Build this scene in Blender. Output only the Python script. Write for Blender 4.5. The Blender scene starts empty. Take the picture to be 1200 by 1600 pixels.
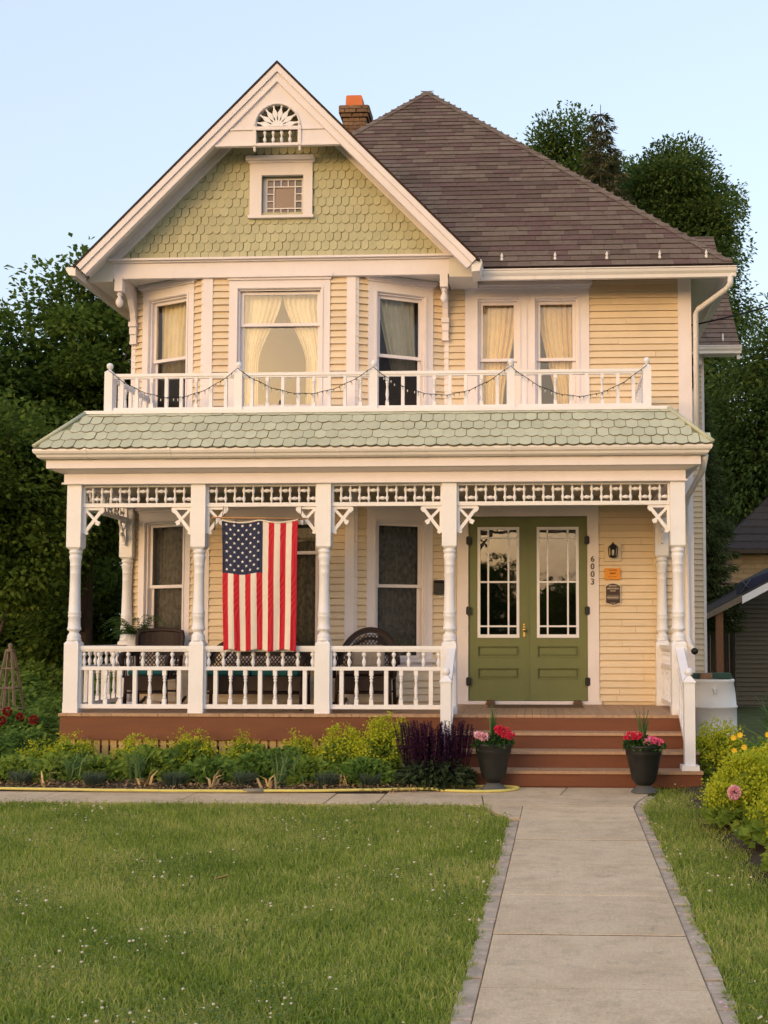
import bpy, bmesh, math, random
import numpy as np
from mathutils import Vector, Matrix
R = math.radians
random.seed(7); rng = np.random.default_rng(7)
scene = bpy.context.scene
COL = scene.collection

# ------------------------------------------------------------------ camera, sky, sun, exposure
cam_d = bpy.data.cameras.new('camera'); cam = bpy.data.objects.new('camera', cam_d); COL.objects.link(cam)
cam.location = (0, 0, 1.573)
cam.rotation_euler = (R(93.5), 0, R(2.73))
cam_d.sensor_fit = 'HORIZONTAL'; cam_d.sensor_width = 36.0
cam_d.lens = 36.0 * 1830 / 1200
cam_d.shift_x = -153 / 1200; cam_d.shift_y = 80 / 1200
cam_d.clip_end = 3000
scene.camera = cam

SUN_EL, SUN_AZ = 5.0, 207.0          # azimuth clockwise from +Y (behind the camera, a little to its left)
world = bpy.data.worlds.new('World'); scene.world = world; world.use_nodes = True
wn = world.node_tree.nodes; wl = world.node_tree.links
sky = wn.new('ShaderNodeTexSky'); sky.sky_type = 'NISHITA'; sky.sun_disc = False
sky.sun_elevation = R(SUN_EL); sky.sun_rotation = R(SUN_AZ)
sky.air_density = 1.0; sky.dust_density = 5.0; sky.ozone_density = 1.0
bg = wn['Background']; bg.inputs['Strength'].default_value = 0.15
hz_ = wn.new('ShaderNodeMix'); hz_.data_type = 'RGBA'; hz_.blend_type = 'ADD'; hz_.inputs[0].default_value = 1.0
hz_.inputs[7].default_value = (.94, 1.02, 1.26, 1)          # thin even evening haze over the whole sky
sk_ = wn.new('ShaderNodeVectorMath'); sk_.operation = 'SCALE'; sk_.inputs['Scale'].default_value = .74
wl.new(sky.outputs[0], sk_.inputs[0]); wl.new(sk_.outputs[0], hz_.inputs[6]); wl.new(hz_.outputs[2], bg.inputs['Color'])
sun_d = bpy.data.lights.new('sun', 'SUN'); sun_d.energy = 0.10; sun_d.angle = R(40); sun_d.color = (1.0, 0.74, 0.52)
sun = bpy.data.objects.new('sun', sun_d); COL.objects.link(sun)
sdir = Vector((math.sin(R(SUN_AZ)) * math.cos(R(SUN_EL)), math.cos(R(SUN_AZ)) * math.cos(R(SUN_EL)), math.sin(R(SUN_EL))))
sun.rotation_euler = sdir.to_track_quat('Z', 'Y').to_euler()
sun.location = (0, -20, 20)
vs = scene.view_settings
vs.view_transform = 'Standard'; vs.look = 'None'; vs.gamma = 1.0; vs.exposure = 1.62; vs.use_curve_mapping = False
scene.cycles.max_bounces = 8; scene.cycles.transparent_max_bounces = 24
scene.cycles.sample_clamp_indirect = 6

# ------------------------------------------------------------------ materials
MATS = {}
def _nt(name):
    m = bpy.data.materials.new(name); m.use_nodes = True
    nt = m.node_tree; b = nt.nodes['Principled BSDF']
    MATS[name] = m
    return m, nt, b
def N(nt, t, **kw):
    n = nt.nodes.new(t)
    for k, v in kw.items(): setattr(n, k, v)
    return n
def mix(nt, fac, a, b, mode='MIX'):
    n = nt.nodes.new('ShaderNodeMix'); n.data_type = 'RGBA'; n.blend_type = mode
    for sock, v in ((n.inputs[0], fac), (n.inputs[6], a), (n.inputs[7], b)):
        if hasattr(v, 'is_output'): nt.links.new(v, sock)
        elif isinstance(v, (int, float)): sock.default_value = v
        else: sock.default_value = (*v, 1)
    return n.outputs[2]
def noise(nt, scale, detail=3, rough=.6, vec=None, stretch=None):
    n = N(nt, 'ShaderNodeTexNoise'); n.inputs['Scale'].default_value = scale
    n.inputs['Detail'].default_value = detail; n.inputs['Roughness'].default_value = rough
    g = N(nt, 'ShaderNodeNewGeometry'); v = g.outputs['Position']
    if stretch:
        mp = N(nt, 'ShaderNodeMapping'); mp.inputs['Scale'].default_value = stretch
        nt.links.new(v, mp.inputs[0]); v = mp.outputs[0]
    nt.links.new(v, n.inputs['Vector'])
    return n.outputs['Fac']
def ramp(nt, fac, stops):
    n = N(nt, 'ShaderNodeValToRGB'); e = n.color_ramp.elements
    while len(e) < len(stops): e.new(.5)
    for el, (p, c) in zip(e, stops): el.position = p; el.color = (*c, 1)
    nt.links.new(fac, n.inputs[0]); return n.outputs[0]
def sc(c, k): return tuple(min(1, x * k) for x in c)
def paint(name, col, rough=.55, var=.10, scale=3.0, rnd=.05, bump=.12, bscale=60, spec=.35, metallic=0, grime=0.0, stretch=None):
    m, nt, b = _nt(name)
    f = noise(nt, scale, 5, .65, stretch=stretch)
    c = ramp(nt, f, [(.3, sc(col, 1 - var)), (.7, sc(col, 1 + var))])
    if rnd:
        oi = N(nt, 'ShaderNodeObjectInfo')
        c2 = ramp(nt, oi.outputs['Random'], [(0, (1 - rnd,) * 3), (1, (1 + 0 * rnd,) * 3)])
        c = mix(nt, 1.0, c, c2, 'MULTIPLY')
    if grime:
        g = noise(nt, 9, 6, .7, stretch=(1, 1, .35))
        gf = ramp(nt, g, [(.55, (0, 0, 0)), (.75, (grime,) * 3)])
        c = mix(nt, gf, c, sc(col, .45))
    nt.links.new(c, b.inputs['Base Color'])
    b.inputs['Roughness'].default_value = rough; b.inputs['Metallic'].default_value = metallic
    b.inputs['Specular IOR Level'].default_value = spec
    if bump:
        bn = N(nt, 'ShaderNodeBump'); bn.inputs['Strength'].default_value = bump; bn.inputs['Distance'].default_value = .01
        nt.links.new(noise(nt, bscale, 4, .6, stretch=stretch), bn.inputs['Height']); nt.links.new(bn.outputs[0], b.inputs['Normal'])
    return m
def leafmat(name, stops, trans=.35, rough=.55, patch=1.2):
    m, nt, b = _nt(name)
    at = N(nt, 'ShaderNodeAttribute'); at.attribute_name = 'tint'
    pn = noise(nt, patch, 2, .5)
    ad = N(nt, 'ShaderNodeMath', operation='MULTIPLY_ADD'); ad.inputs[1].default_value = .5; 
    nt.links.new(pn, ad.inputs[0])
    mu = N(nt, 'ShaderNodeMath', operation='MULTIPLY'); mu.inputs[1].default_value = .6; nt.links.new(at.outputs['Fac'], mu.inputs[0])
    nt.links.new(mu.outputs[0], ad.inputs[2])
    c = ramp(nt, ad.outputs[0], stops)
    nt.links.new(c, b.inputs['Base Color']); b.inputs['Roughness'].default_value = rough
    b.inputs['Specular IOR Level'].default_value = .08
    tr = N(nt, 'ShaderNodeBsdfTranslucent'); nt.links.new(c, tr.inputs[0])
    mx = N(nt, 'ShaderNodeMixShader'); mx.inputs[0].default_value = trans
    nt.links.new(b.outputs[0], mx.inputs[1]); nt.links.new(tr.outputs[0], mx.inputs[2])
    nt.links.new(mx.outputs[0], nt.nodes['Material Output'].inputs[0])
    return m
def glassmat(name, refl=.10, tint=(.9, .93, .92), wob=.25):
    m, nt, b = _nt(name); nt.nodes.remove(b)
    t = N(nt, 'ShaderNodeBsdfTransparent'); t.inputs[0].default_value = (*tint, 1)
    g = N(nt, 'ShaderNodeBsdfGlossy'); g.inputs['Roughness'].default_value = .02; g.inputs[0].default_value = (1, 1, 1, 1)
    bn = N(nt, 'ShaderNodeBump'); bn.inputs['Strength'].default_value = wob; bn.inputs['Distance'].default_value = .004
    nt.links.new(noise(nt, 3.2, 2, .5), bn.inputs['Height']); nt.links.new(bn.outputs[0], g.inputs['Normal'])
    lw = N(nt, 'ShaderNodeFresnel'); lw.inputs[0].default_value = 1.5
    ad = N(nt, 'ShaderNodeMath', operation='ADD'); ad.inputs[1].default_value = refl; nt.links.new(lw.outputs[0], ad.inputs[0])
    mx = N(nt, 'ShaderNodeMixShader'); nt.links.new(ad.outputs[0], mx.inputs[0])
    nt.links.new(t.outputs[0], mx.inputs[1]); nt.links.new(g.outputs[0], mx.inputs[2])
    nt.links.new(mx.outputs[0], nt.nodes['Material Output'].inputs[0])
    return m
def sheermat(name, col, opac, rough=.9, weave=0):
    m, nt, b = _nt(name)
    b.inputs['Base Color'].default_value = (*col, 1); b.inputs['Roughness'].default_value = rough
    t = N(nt, 'ShaderNodeBsdfTransparent')
    mx = N(nt, 'ShaderNodeMixShader'); mx.inputs[0].default_value = opac
    if weave:
        f = ramp(nt, noise(nt, weave, 4, .7, stretch=(1, 1, .6)), [(.4, (opac - .25,) * 3), (.6, (min(1, opac + .3),) * 3)])
        nt.links.new(f, mx.inputs[0])
    nt.links.new(t.outputs[0], mx.inputs[1]); nt.links.new(b.outputs[0], mx.inputs[2])
    nt.links.new(mx.outputs[0], nt.nodes['Material Output'].inputs[0])
    return m

SIDING = (.735, .60, .43); TRIM = (.78, .715, .73); WHITE = (.80, .78, .80)
paint('siding', SIDING, .5, .05, 2.5, .07, .10, 40, grime=.10)
paint('trim', TRIM, .5, .05, 2.0, .03, .08, 40, grime=.10)
paint('white', WHITE, .45, .05, 3.0, .03, .06, 50, grime=.10)
paint('rail_white', (.80, .79, .83), .4, .04, 3.0, .03, .06, 50, grime=.12)
for i, k in enumerate((1, .93, 1.06, .97)):
    paint('scale_green_%d' % i, (.46 * k, .44 * k, .28 * k), .65, .07, 6, 0, .2, 50, grime=.15)
    paint('porch_scale_%d' % i, (.47 * k, .485 * k, .36 * k), .6, .07, 6, 0, .2, 50, grime=.15)
paint('green_base', (.20, .23, .13), .8, .1)
for i, c in enumerate(((.152, .114, .094), (.126, .086, .076), (.176, .138, .114), (.138, .090, .084), (.116, .086, .072), (.160, .120, .102))):
    paint('shingle_%d' % i, c, .9, .18, 14, 0, .6, 160, spec=.15)
paint('shingle_edge', (.045, .032, .027), .95, .2, 12, 0, .3, 100, spec=.1)  # shadow line under each roof course, painted into the butt faces
paint('scale_edge', (.20, .175, .11), .8, .2, 12, 0, .2, 60)  # dark edge faces paint in the shade below each gable and porch scale
paint('roof_base', (.05, .032, .026), .95, .2, 12, 0, .4, 120, spec=.1)
paint('gutter', (.76, .72, .71), .35, .04, 2, 0, .03, 20, grime=.18)
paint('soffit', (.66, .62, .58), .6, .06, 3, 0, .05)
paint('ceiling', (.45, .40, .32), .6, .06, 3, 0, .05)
paint('door_green', (.150, .168, .062), .4, .06, 4, 0, .05, 30, grime=.1)
paint('iron', (.012, .012, .013), .45, .1, 20, 0, .1)
paint('brass', (.75, .52, .18), .25, .05, 10, 0, 0, metallic=1)
paint('deck', (.46, .285, .175), .55, .14, 6, .18, .2, 50, stretch=(6, .7, 6), grime=.2)
paint('riser', (.165, .054, .025), .5, .10, 3, .05, .12, 40, stretch=(.6, 4, 5), grime=.15)
paint('lattice', (.62, .40, .16), .55, .08, 4, .10, .1, grime=.15)
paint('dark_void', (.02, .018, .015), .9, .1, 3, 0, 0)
paint('room_wall', (.34, .20, .12), .9, .05, 2, 0, 0)
paint('floor_wood', (.15, .08, .04), .5, .1, 3, 0, 0)
paint('wicker', (.030, .014, .010), .45, .2, 30, .1, .5, 120)
paint('teal_cushion', (.02, .12, .12), .9, .15, 20, .1, .2)
paint('pale_cushion', (.42, .34, .27), .9, .1, 20, .1, .2)
paint('amber_curtain', (.86, .66, .37), .9, .06, 8, .05, .1)
paint('curtain', (.82, .72, .55), .9, .06, 8, .05, .1)
paint('brick', (.22, .13, .075), .9, .25, 14, .3, .5, 60)
paint('mortar', (.30, .25, .20), .95, .1, 20, 0, .3)
paint('terracotta', (.62, .17, .055), .7, .08, 6, 0, .1)
paint('flag_red', (.50, .012, .028), .75, .05, 20, 0, .15, 400)
paint('flag_white', (.74, .655, .57), .75, .04, 12, 0, .15, 400)
paint('flag_blue', (.022, .026, .065), .75, .05, 20, 0, .15, 400)
paint('star_white', (.85, .82, .80), .75, .03, 20, 0, 0)
paint('dowel', (.42, .22, .10), .5, .1, 20, 0, 0)
paint('pot_black', (.018, .019, .018), .38, .25, 8, .1, .15, 40)
paint('pot_foot', (.10, .10, .095), .7, .2, 10, .1, .2)
paint('soil', (.055, .035, .022), .95, .3, 12, 0, .8, 40)
paint('barrel', (.62, .60, .57), .45, .05, 3, 0, .05, 20, grime=.12)
paint('bin_green', (.012, .05, .038), .5, .1, 8, 0, .1)
paint('amber_sign', (.75, .28, .02), .45, .04, 8, 0, 0)
paint('sign_ink', (.16, .05, .01), .6, .05, 8, 0, 0)
paint('plaque_brown', (.045, .022, .016), .4, .1, 20, 0, .05)
paint('plaque_pale', (.62, .52, .42), .5, .08, 30, 0, 0)
paint('numeral', (.05, .028, .014), .35, .1, 20, 0, 0)
paint('mat', (.16, .095, .055), .95, .15, 40, .1, .8, 200)
paint('hose', (.62, .54, .15), .4, .08, 10, 0, .05)
paint('hose_joint', (.22, .20, .16), .5, .1, 20, 0, 0)
paint('cable', (.01, .01, .01), .6, 0, 1, 0, 0)
paint('bulb', (.65, .6, .5), .2, .1, 10, 0, 0)
paint('bark', (.075, .055, .040), .95, .3, 8, 0, .9, 30, stretch=(3, 3, .6))
paint('grey_wood', (.20, .155, .115), .85, .2, 8, .15, .5, 40, stretch=(5, 5, .6))
paint('post_wood', (.22, .10, .05), .8, .2, 8, .1, .4, 40, stretch=(5, 5, .6))
paint('neighbour_wall', (.42, .29, .15), .85, .12, 3, .15, .3, 30)
paint('neighbour_roof', (.055, .046, .044), .9, .2, 8, .25, .4, 60)
paint('neighbour_siding', (.15, .13, .10), .7, .08, 3, .06, .1)
paint('petal_pink', (.80, .13, .28), .6, .2, 30, 0, 0)
paint('petal_red', (.62, .015, .06), .6, .2, 30, 0, 0)
paint('petal_dark_red', (.26, .008, .012), .6, .2, 30, 0, 0)
paint('petal_pale', (.80, .42, .50), .6, .15, 30, 0, 0)
paint('petal_yellow', (.85, .55, .03), .6, .1, 30, 0, 0)
paint('clover', (.60, .54, .42), .8, .15, 60, 0, 0)
paint('straw', (.45, .28, .13), .9, .3, 30, 0, .2)
paint('withered', (.52, .36, .17), .8, .2, 20, 0, .1)
glassmat('glass', .045); glassmat('glass_dim', .0); glassmat('glass_door', .09, (.75, .78, .74), .5)
sheermat('screen', (.010, .009, .009), .52)
sheermat('lace', (.62, .54, .42), .70, weave=22)
for i, c in enumerate(((.12, .07, .06), (.06, .05, .09), (.10, .055, .035), (.07, .065, .03), (.13, .08, .05), (.04, .03, .03))):
    paint('stained_%d' % i, c, .12, .1, 20, 0, .05, 30, spec=.6)
paint('stained_centre', (.20, .12, .075), .15, .05, 6, 0, .05, 20, spec=.6)
leafmat('maple', [(.15, (.030, .052, .010)), (.5, (.080, .138, .024)), (.85, (.185, .265, .050))], .5)
leafmat('locust', [(.15, (.024, .044, .012)), (.5, (.064, .112, .028)), (.85, (.155, .225, .055))], .48)
leafmat('spruce', [(.15, (.050, .056, .026)), (.5, (.105, .110, .050)), (.85, (.18, .165, .085))], .35)
leafmat('hemlock', [(.15, (.030, .048, .016)), (.5, (.080, .115, .034)), (.85, (.16, .19, .06))], .35)
leafmat('shrub', [(.15, (.062, .115, .022)), (.5, (.150, .26, .050)), (.85, (.26, .38, .085))], .5)
leafmat('mantle_leaf', [(.15, (.11, .18, .028)), (.5, (.22, .32, .050)), (.85, (.34, .43, .08))], .5)
leafmat('mantle_bloom', [(.15, (.24, .29, .018)), (.5, (.42, .47, .03)), (.85, (.62, .64, .06))], .4)
leafmat('blue_tuft', [(.15, (.040, .065, .045)), (.5, (.085, .120, .085)), (.85, (.15, .19, .13))], .25)
leafmat('sage_leaf', [(.15, (.018, .032, .014)), (.5, (.045, .068, .030)), (.85, (.09, .12, .055))], .25)
leafmat('sage_spike', [(.15, (.020, .007, .020)), (.5, (.050, .014, .046)), (.85, (.085, .030, .075))], .2)
leafmat('iris', [(.15, (.055, .110, .034)), (.5, (.120, .210, .070)), (.85, (.22, .31, .12))], .35)
leafmat('clover_leaf', [(.15, (.085, .140, .035)), (.5, (.16, .235, .060)), (.85, (.26, .33, .10))], .4)
leafmat('grass', [(.10, (.12, .185, .028)), (.40, (.28, .375, .058)), (.62, (.43, .485, .11)), (.88, (.68, .60, .23))], .5, patch=.9)
leafmat('fern', [(.15, (.035, .085, .020)), (.5, (.08, .17, .035)), (.85, (.14, .24, .06))], .35)
leafmat('geranium_leaf', [(.15, (.020, .060, .014)), (.5, (.05, .12, .03)), (.85, (.10, .19, .05))], .3)

def concrete():
    m, nt, b = _nt('concrete')
    f = noise(nt, 2.2, 9, .78); c = ramp(nt, f, [(.28, (.47, .335, .205)), (.5, (.65, .485, .315)), (.72, (.74, .575, .39))])
    f2 = noise(nt, 70, 4, .7); c = mix(nt, .55, c, ramp(nt, f2, [(.3, (.62, .62, .62)), (.7, (1.25, 1.25, 1.25))]), 'MULTIPLY')
    st = ramp(nt, noise(nt, 5.5, 8, .8), [(.52, (0, 0, 0)), (.66, (.45, .45, .45))]); c = mix(nt, st, c, (.26, .215, .165))
    sp = ramp(nt, noise(nt, 28, 3, .6), [(.66, (0, 0, 0)), (.74, (.5, .5, .5))]); c = mix(nt, sp, c, (.22, .18, .14))
    oi = N(nt, 'ShaderNodeObjectInfo'); c = mix(nt, 1, c, ramp(nt, oi.outputs['Random'], [(0, (.88, .88, .88)), (1, (1.0, 1.0, 1.0))]), 'MULTIPLY')
    nt.links.new(c, b.inputs['Base Color']); b.inputs['Roughness'].default_value = .9
    bn = N(nt, 'ShaderNodeBump'); bn.inputs['Strength'].default_value = .35; bn.inputs['Distance'].default_value = .006
    nt.links.new(noise(nt, 90, 5, .7), bn.inputs['Height']); nt.links.new(bn.outputs[0], b.inputs['Normal'])
concrete()
paint('paver', (.48, .375, .285), .95, .25, 9, .2, .4, 60)
paint('asphalt', (.05, .05, .05), .95, .2, 6, 0, .4, 60)
def groundmat():
    m, nt, b = _nt('lawn_soil')
    f = noise(nt, 2.0, 6, .7); c = ramp(nt, f, [(.35, (.075, .095, .025)), (.55, (.11, .135, .035)), (.75, (.15, .145, .055))])
    nt.links.new(c, b.inputs['Base Color']); b.inputs['Roughness'].default_value = .95
    bn = N(nt, 'ShaderNodeBump'); bn.inputs['Strength'].default_value = .8; bn.inputs['Distance'].default_value = .03
    nt.links.new(noise(nt, 45, 5, .7), bn.inputs['Height']); nt.links.new(bn.outputs[0], b.inputs['Normal'])
groundmat()

# ------------------------------------------------------------------ object helpers
def tag(o, label=None, cat=None, group=None, kind=None):
    if label: o['label'] = label
    if cat: o['category'] = cat
    if group: o['group'] = group
    if kind: o['kind'] = kind
    return o
def empty(name, loc=(0, 0, 0), label=None, cat=None, group=None):
    o = bpy.data.objects.new(name, None); COL.objects.link(o); o.location = loc; o.empty_display_size = .2
    return tag(o, label, cat, group)
def attach(o, parent):
    """meshes are modelled in world coordinates; a part's own offset undoes its thing's location"""
    if parent is None: return o
    o.parent = parent
    if parent.parent is None and parent.type == 'EMPTY':
        o.location = Vector(o.location) - Vector(parent.location)
    return o
class Fr:
    """wall frame: u along the wall, w outwards, z up"""
    def __init__(s, x, y, dx, dy):
        l = math.hypot(dx, dy); s.o = (x, y); s.d = (dx / l, dy / l); s.n = (s.d[1], -s.d[0]); s.len = l
    def p(s, u, w, z): return (s.o[0] + u * s.d[0] + w * s.n[0], s.o[1] + u * s.d[1] + w * s.n[1], z)
    def mat(s, u, w, z, su=1, sw=1, sz=1):
        x, y, zz = s.p(u, w, z)
        return Matrix(((s.d[0] * su, -s.n[0] * sw, 0, x), (s.d[1] * su, -s.n[1] * sw, 0, y), (0, 0, sz, zz), (0, 0, 0, 1)))
class MB:
    def __init__(s): s.edge = None; s.v = []; s.f = []; s.mi = []; s.cur = 0; s.sm = []; s.smooth = False
    def add(s, vs, fs):
        b = len(s.v); s.v += [tuple(v) for v in vs]
        for f in fs: s.f.append(tuple(i + b for i in f)); s.mi.append(s.cur); s.sm.append(s.smooth)
        return s
    def hexa(s, p): return s.add(p, [(0, 3, 2, 1), (4, 5, 6, 7), (0, 1, 5, 4), (1, 2, 6, 5), (2, 3, 7, 6), (3, 0, 4, 7)])
    def box(s, x0, x1, y0, y1, z0, z1):
        return s.hexa([(x0, y0, z0), (x1, y0, z0), (x1, y1, z0), (x0, y1, z0), (x0, y0, z1), (x1, y0, z1), (x1, y1, z1), (x0, y1, z1)])
    def fbox(s, f, u0, u1, w0, w1, z0, z1):      # w0 inner, w1 outer
        return s.hexa([f.p(u0, w1, z0), f.p(u1, w1, z0), f.p(u1, w0, z0), f.p(u0, w0, z0), f.p(u0, w1, z1), f.p(u1, w1, z1), f.p(u1, w0, z1), f.p(u0, w0, z1)])
    def prism(s, poly, ext):                     # planar polygon extruded by a vector
        n = len(poly); e = Vector(ext); a = [Vector(p) for p in poly]
        return s.add(a + [p + e for p in a], [tuple(range(n - 1, -1, -1)), tuple(range(n, 2 * n))] + [(i, (i + 1) % n, n + (i + 1) % n, n + i) for i in range(n)])
    def lathe(s, prof, c=(0, 0, 0), seg=12, axis='z', phase=0):
        vs = []; k = len(prof)
        for r, z in prof:
            for j in range(seg):
                a = 2 * math.pi * j / seg + phase; x, y = r * math.cos(a), r * math.sin(a)
                vs.append({'z': (c[0] + x, c[1] + y, c[2] + z), 'x': (c[0] + z, c[1] + x, c[2] + y), 'y': (c[0] + x, c[1] + z, c[2] + y)}[axis])
        fs = [(i * seg + j, i * seg + (j + 1) % seg, (i + 1) * seg + (j + 1) % seg, (i + 1) * seg + j) for i in range(k - 1) for j in range(seg)]
        if prof[0][0] > 1e-4: fs.append(tuple(range(seg - 1, -1, -1)))
        if prof[-1][0] > 1e-4: fs.append(tuple((k - 1) * seg + j for j in range(seg)))
        o = s.smooth; s.smooth = True; s.add(vs, fs); s.smooth = o
        return s
    def ball(s, c, r, seg=10, rings=6, sz=1):
        return s.lathe([(max(1e-5, r * math.sin(math.pi * i / rings)), -r * sz * math.cos(math.pi * i / rings)) for i in range(rings + 1)], c, seg)
    def tube(s, pts, r, seg=6, cap=True):
        pts = [Vector(p) for p in pts]; rs = r if isinstance(r, (list, tuple)) else [r] * len(pts); vs = []; up = None
        for i, p in enumerate(pts):
            d = (pts[min(i + 1, len(pts) - 1)] - pts[max(i - 1, 0)])
            if d.length < 1e-9: d = Vector((0, 0, 1))
            d.normalize()
            if up is None:
                up = Vector((0, 0, 1)) if abs(d.z) < .9 else Vector((1, 0, 0))
            a = d.cross(up).normalized(); b = a.cross(d).normalized(); up = b
            for j in range(seg):
                t = 2 * math.pi * j / seg; vs.append(p + (a * math.cos(t) + b * math.sin(t)) * rs[i])
        k = len(pts)
        fs = [(i * seg + j, i * seg + (j + 1) % seg, (i + 1) * seg + (j + 1) % seg, (i + 1) * seg + j) for i in range(k - 1) for j in range(seg)]
        if cap: fs += [tuple(range(seg - 1, -1, -1)), tuple((k - 1) * seg + j for j in range(seg))]
        o = s.smooth; s.smooth = seg > 4; s.add(vs, fs); s.smooth = o
        return s
    def mesh(s, name, *mats):
        me = bpy.data.meshes.new(name); me.from_pydata(s.v, [], s.f)
        for m in mats: me.materials.append(MATS[m])
        if len(mats) > 1: me.polygons.foreach_set('material_index', s.mi)
        me.polygons.foreach_set('use_smooth', s.sm)
        me.update(); return me
    def build(s, name, mats, parent=None, fix=True):
        mats = [mats] if isinstance(mats, str) else mats
        me = s.mesh(name, *mats)
        if fix:
            bm = bmesh.new(); bm.from_mesh(me); bmesh.ops.recalc_face_normals(bm, faces=bm.faces); bm.to_mesh(me); bm.free()
        o = bpy.data.objects.new(name, me); COL.objects.link(o)
        return attach(o, parent)
def inst(name, me, M, parent):
    o = bpy.data.objects.new(name, me); COL.objects.link(o); o.parent = parent
    if parent is not None and parent.parent is None and parent.type == 'EMPTY':
        M = Matrix.Translation(-Vector(parent.location)) @ M
    o.matrix_local = M
    return o
LIMIT = 296
def pieces(name, rest_name, items, rest_parent):
    """items: (weight, parent, unit MB, {material: mesh cache}, material, matrix). The largest are objects, the rest one stuff part."""
    items = sorted(items, key=lambda t: -t[0])
    for w, par, u, mat, M in items[:LIMIT]:
        if not hasattr(u, 'cache'): u.cache = {}
        if mat not in u.cache: u.cache[mat] = u.mesh(name, mat, u.edge) if u.edge else u.mesh(name, mat)
        inst(name, u.cache[mat], M, par)
    if len(items) > LIMIT:
        mb = MB(); names = sorted({t[3] for t in items} | {t[2].edge for t in items if t[2].edge})
        for w, par, u, mat, M in items[LIMIT:]:
            n0 = len(mb.f); mb.cur = names.index(mat); mb.add([M @ Vector(v) for v in u.v], u.f)
            if u.edge:
                for q, k in enumerate(u.mi):
                    if k: mb.mi[n0 + q] = names.index(u.edge)
        o = mb.build(rest_name, names, rest_parent, fix=False); o['kind'] = 'stuff'
def npmesh(name, V, F, mat, tint=None, parent=None, smooth=False, mats=None, mi=None):
    me = bpy.data.meshes.new(name); V = np.asarray(V, np.float32).reshape(-1, 3); F = np.asarray(F, np.int32); k = F.shape[1]; n = len(F)
    me.vertices.add(len(V)); me.vertices.foreach_set('co', V.ravel())
    me.loops.add(n * k); me.loops.foreach_set('vertex_index', F.ravel())
    me.polygons.add(n); me.polygons.foreach_set('loop_start', np.arange(0, n * k, k, dtype=np.int32))
    me.update(calc_edges=True)
    for mm in (mats or [mat]): me.materials.append(MATS[mm])
    if mi is not None: me.polygons.foreach_set('material_index', np.asarray(mi, np.int32))
    if tint is not None:
        a = me.attributes.new('tint', 'FLOAT', 'FACE'); a.data.foreach_set('value', np.asarray(tint, np.float32))
    if smooth: me.polygons.foreach_set('use_smooth', [True] * n)
    o = bpy.data.objects.new(name, me); COL.objects.link(o)
    return attach(o, parent)
def unit(v): return v / np.maximum(np.linalg.norm(v, axis=-1, keepdims=True), 1e-9)
def leaf_geo(p, d, L, W, nrm=None, fold=.15):
    """diamond leaves: p base points, d axis directions, lengths, widths -> verts (4n), faces (n,4)"""
    n = len(p); d = unit(d)
    if nrm is None: nrm = rng.normal(size=(n, 3))
    s = unit(np.cross(d, nrm)); m = np.cross(s, d)
    L = np.broadcast_to(np.asarray(L, float).reshape(-1, 1), (n, 1)); W = np.broadcast_to(np.asarray(W, float).reshape(-1, 1), (n, 1))
    V = np.stack([p, p + d * L * .45 + s * W * .5 + m * W * fold, p + d * L - m * L * .12, p + d * L * .45 - s * W * .5 + m * W * fold], 1)
    return V.reshape(-1, 3), np.arange(4 * n).reshape(n, 4)
def blade_geo(p, h, w, lean, az, face=None):
    """grass-like blades of two quads"""
    n = len(p); face = rng.uniform(0, 2 * np.pi, n) if face is None else face
    s = np.stack([np.cos(face), np.sin(face), np.zeros(n)], 1) * (w / 2)[:, None]
    l = np.stack([np.cos(az), np.sin(az), np.zeros(n)], 1) * (lean * h)[:, None]
    z = np.array([0, 0, 1.0])
    m = p + l * .30 + z * (h * .58)[:, None]; t = p + l + z * (h * np.sqrt(np.maximum(.15, 1 - lean ** 2)))[:, None]
    V = np.stack([p - s, p + s, m + s * .8, m - s * .8, t + s * .12, t - s * .12], 1).reshape(-1, 3)
    b = np.arange(n)[:, None] * 6
    F = np.concatenate([b + np.array([0, 1, 2, 3]), b + np.array([3, 2, 4, 5])], 1).reshape(-1, 4)
    return V, F
# ------------------------------------------------------------------ the ground
def sheet(name, pts, z, mat, kind='structure'):
    mb = MB(); mb.add([(x, y, z) for x, y in pts], [tuple(range(len(pts)))])
    return tag(mb.build(name, mat), kind=kind)
sheet('ground', [(-900, -900), (900, -900), (900, 1500), (-900, 1500)], -.03, 'lawn_soil')
sheet('street', [(-300, -16), (300, -16), (300, -7), (-300, -7)], -.02, 'asphalt')
TILT = .0215
def wx(x, y): return x + TILT * (y - 7.0)          # the walk runs very slightly askew to the house
walk = sheet('walk', [(wx(-.31, 1), 1), (wx(.87, 1), 1), (wx(.87, 10.9), 10.9), (1.05, 12.22), (-1.0, 12.22), (-1.6, 11.75), (-9, 11.66), (-9, 10.93), (-.55, 10.93), (wx(-.31, 10.4), 10.4)], -.026, 'soil')
def slab_mesh(pts, z0, z1, name='slab', mat='concrete', parent=walk, b=.004):
    n = len(pts); cx = sum(p[0] for p in pts) / n; cy = sum(p[1] for p in pts) / n
    ins = []
    for x, y in pts:
        dx, dy = cx - x, cy - y; l = math.hypot(dx, dy); ins.append((x + dx / l * b * 1.6, y + dy / l * b * 1.6))
    mb = MB(); v = [(x, y, z0) for x, y in pts] + [(x, y, z1 - b) for x, y in pts] + [(x, y, z1) for x, y in ins]
    f = [(i, (i + 1) % n, n + (i + 1) % n, n + i) for i in range(n)] + [(n + i, n + (i + 1) % n, 2 * n + (i + 1) % n, 2 * n + i) for i in range(n)] + [tuple(2 * n + i for i in range(n))]
    mb.add(v, f); return mb.build(name, mat, parent)
g = .006
ys = [2.5, 3.45, 4.39, 5.33, 6.27, 7.2, 8.18, 9.13, 10.06, 10.92]
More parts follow.
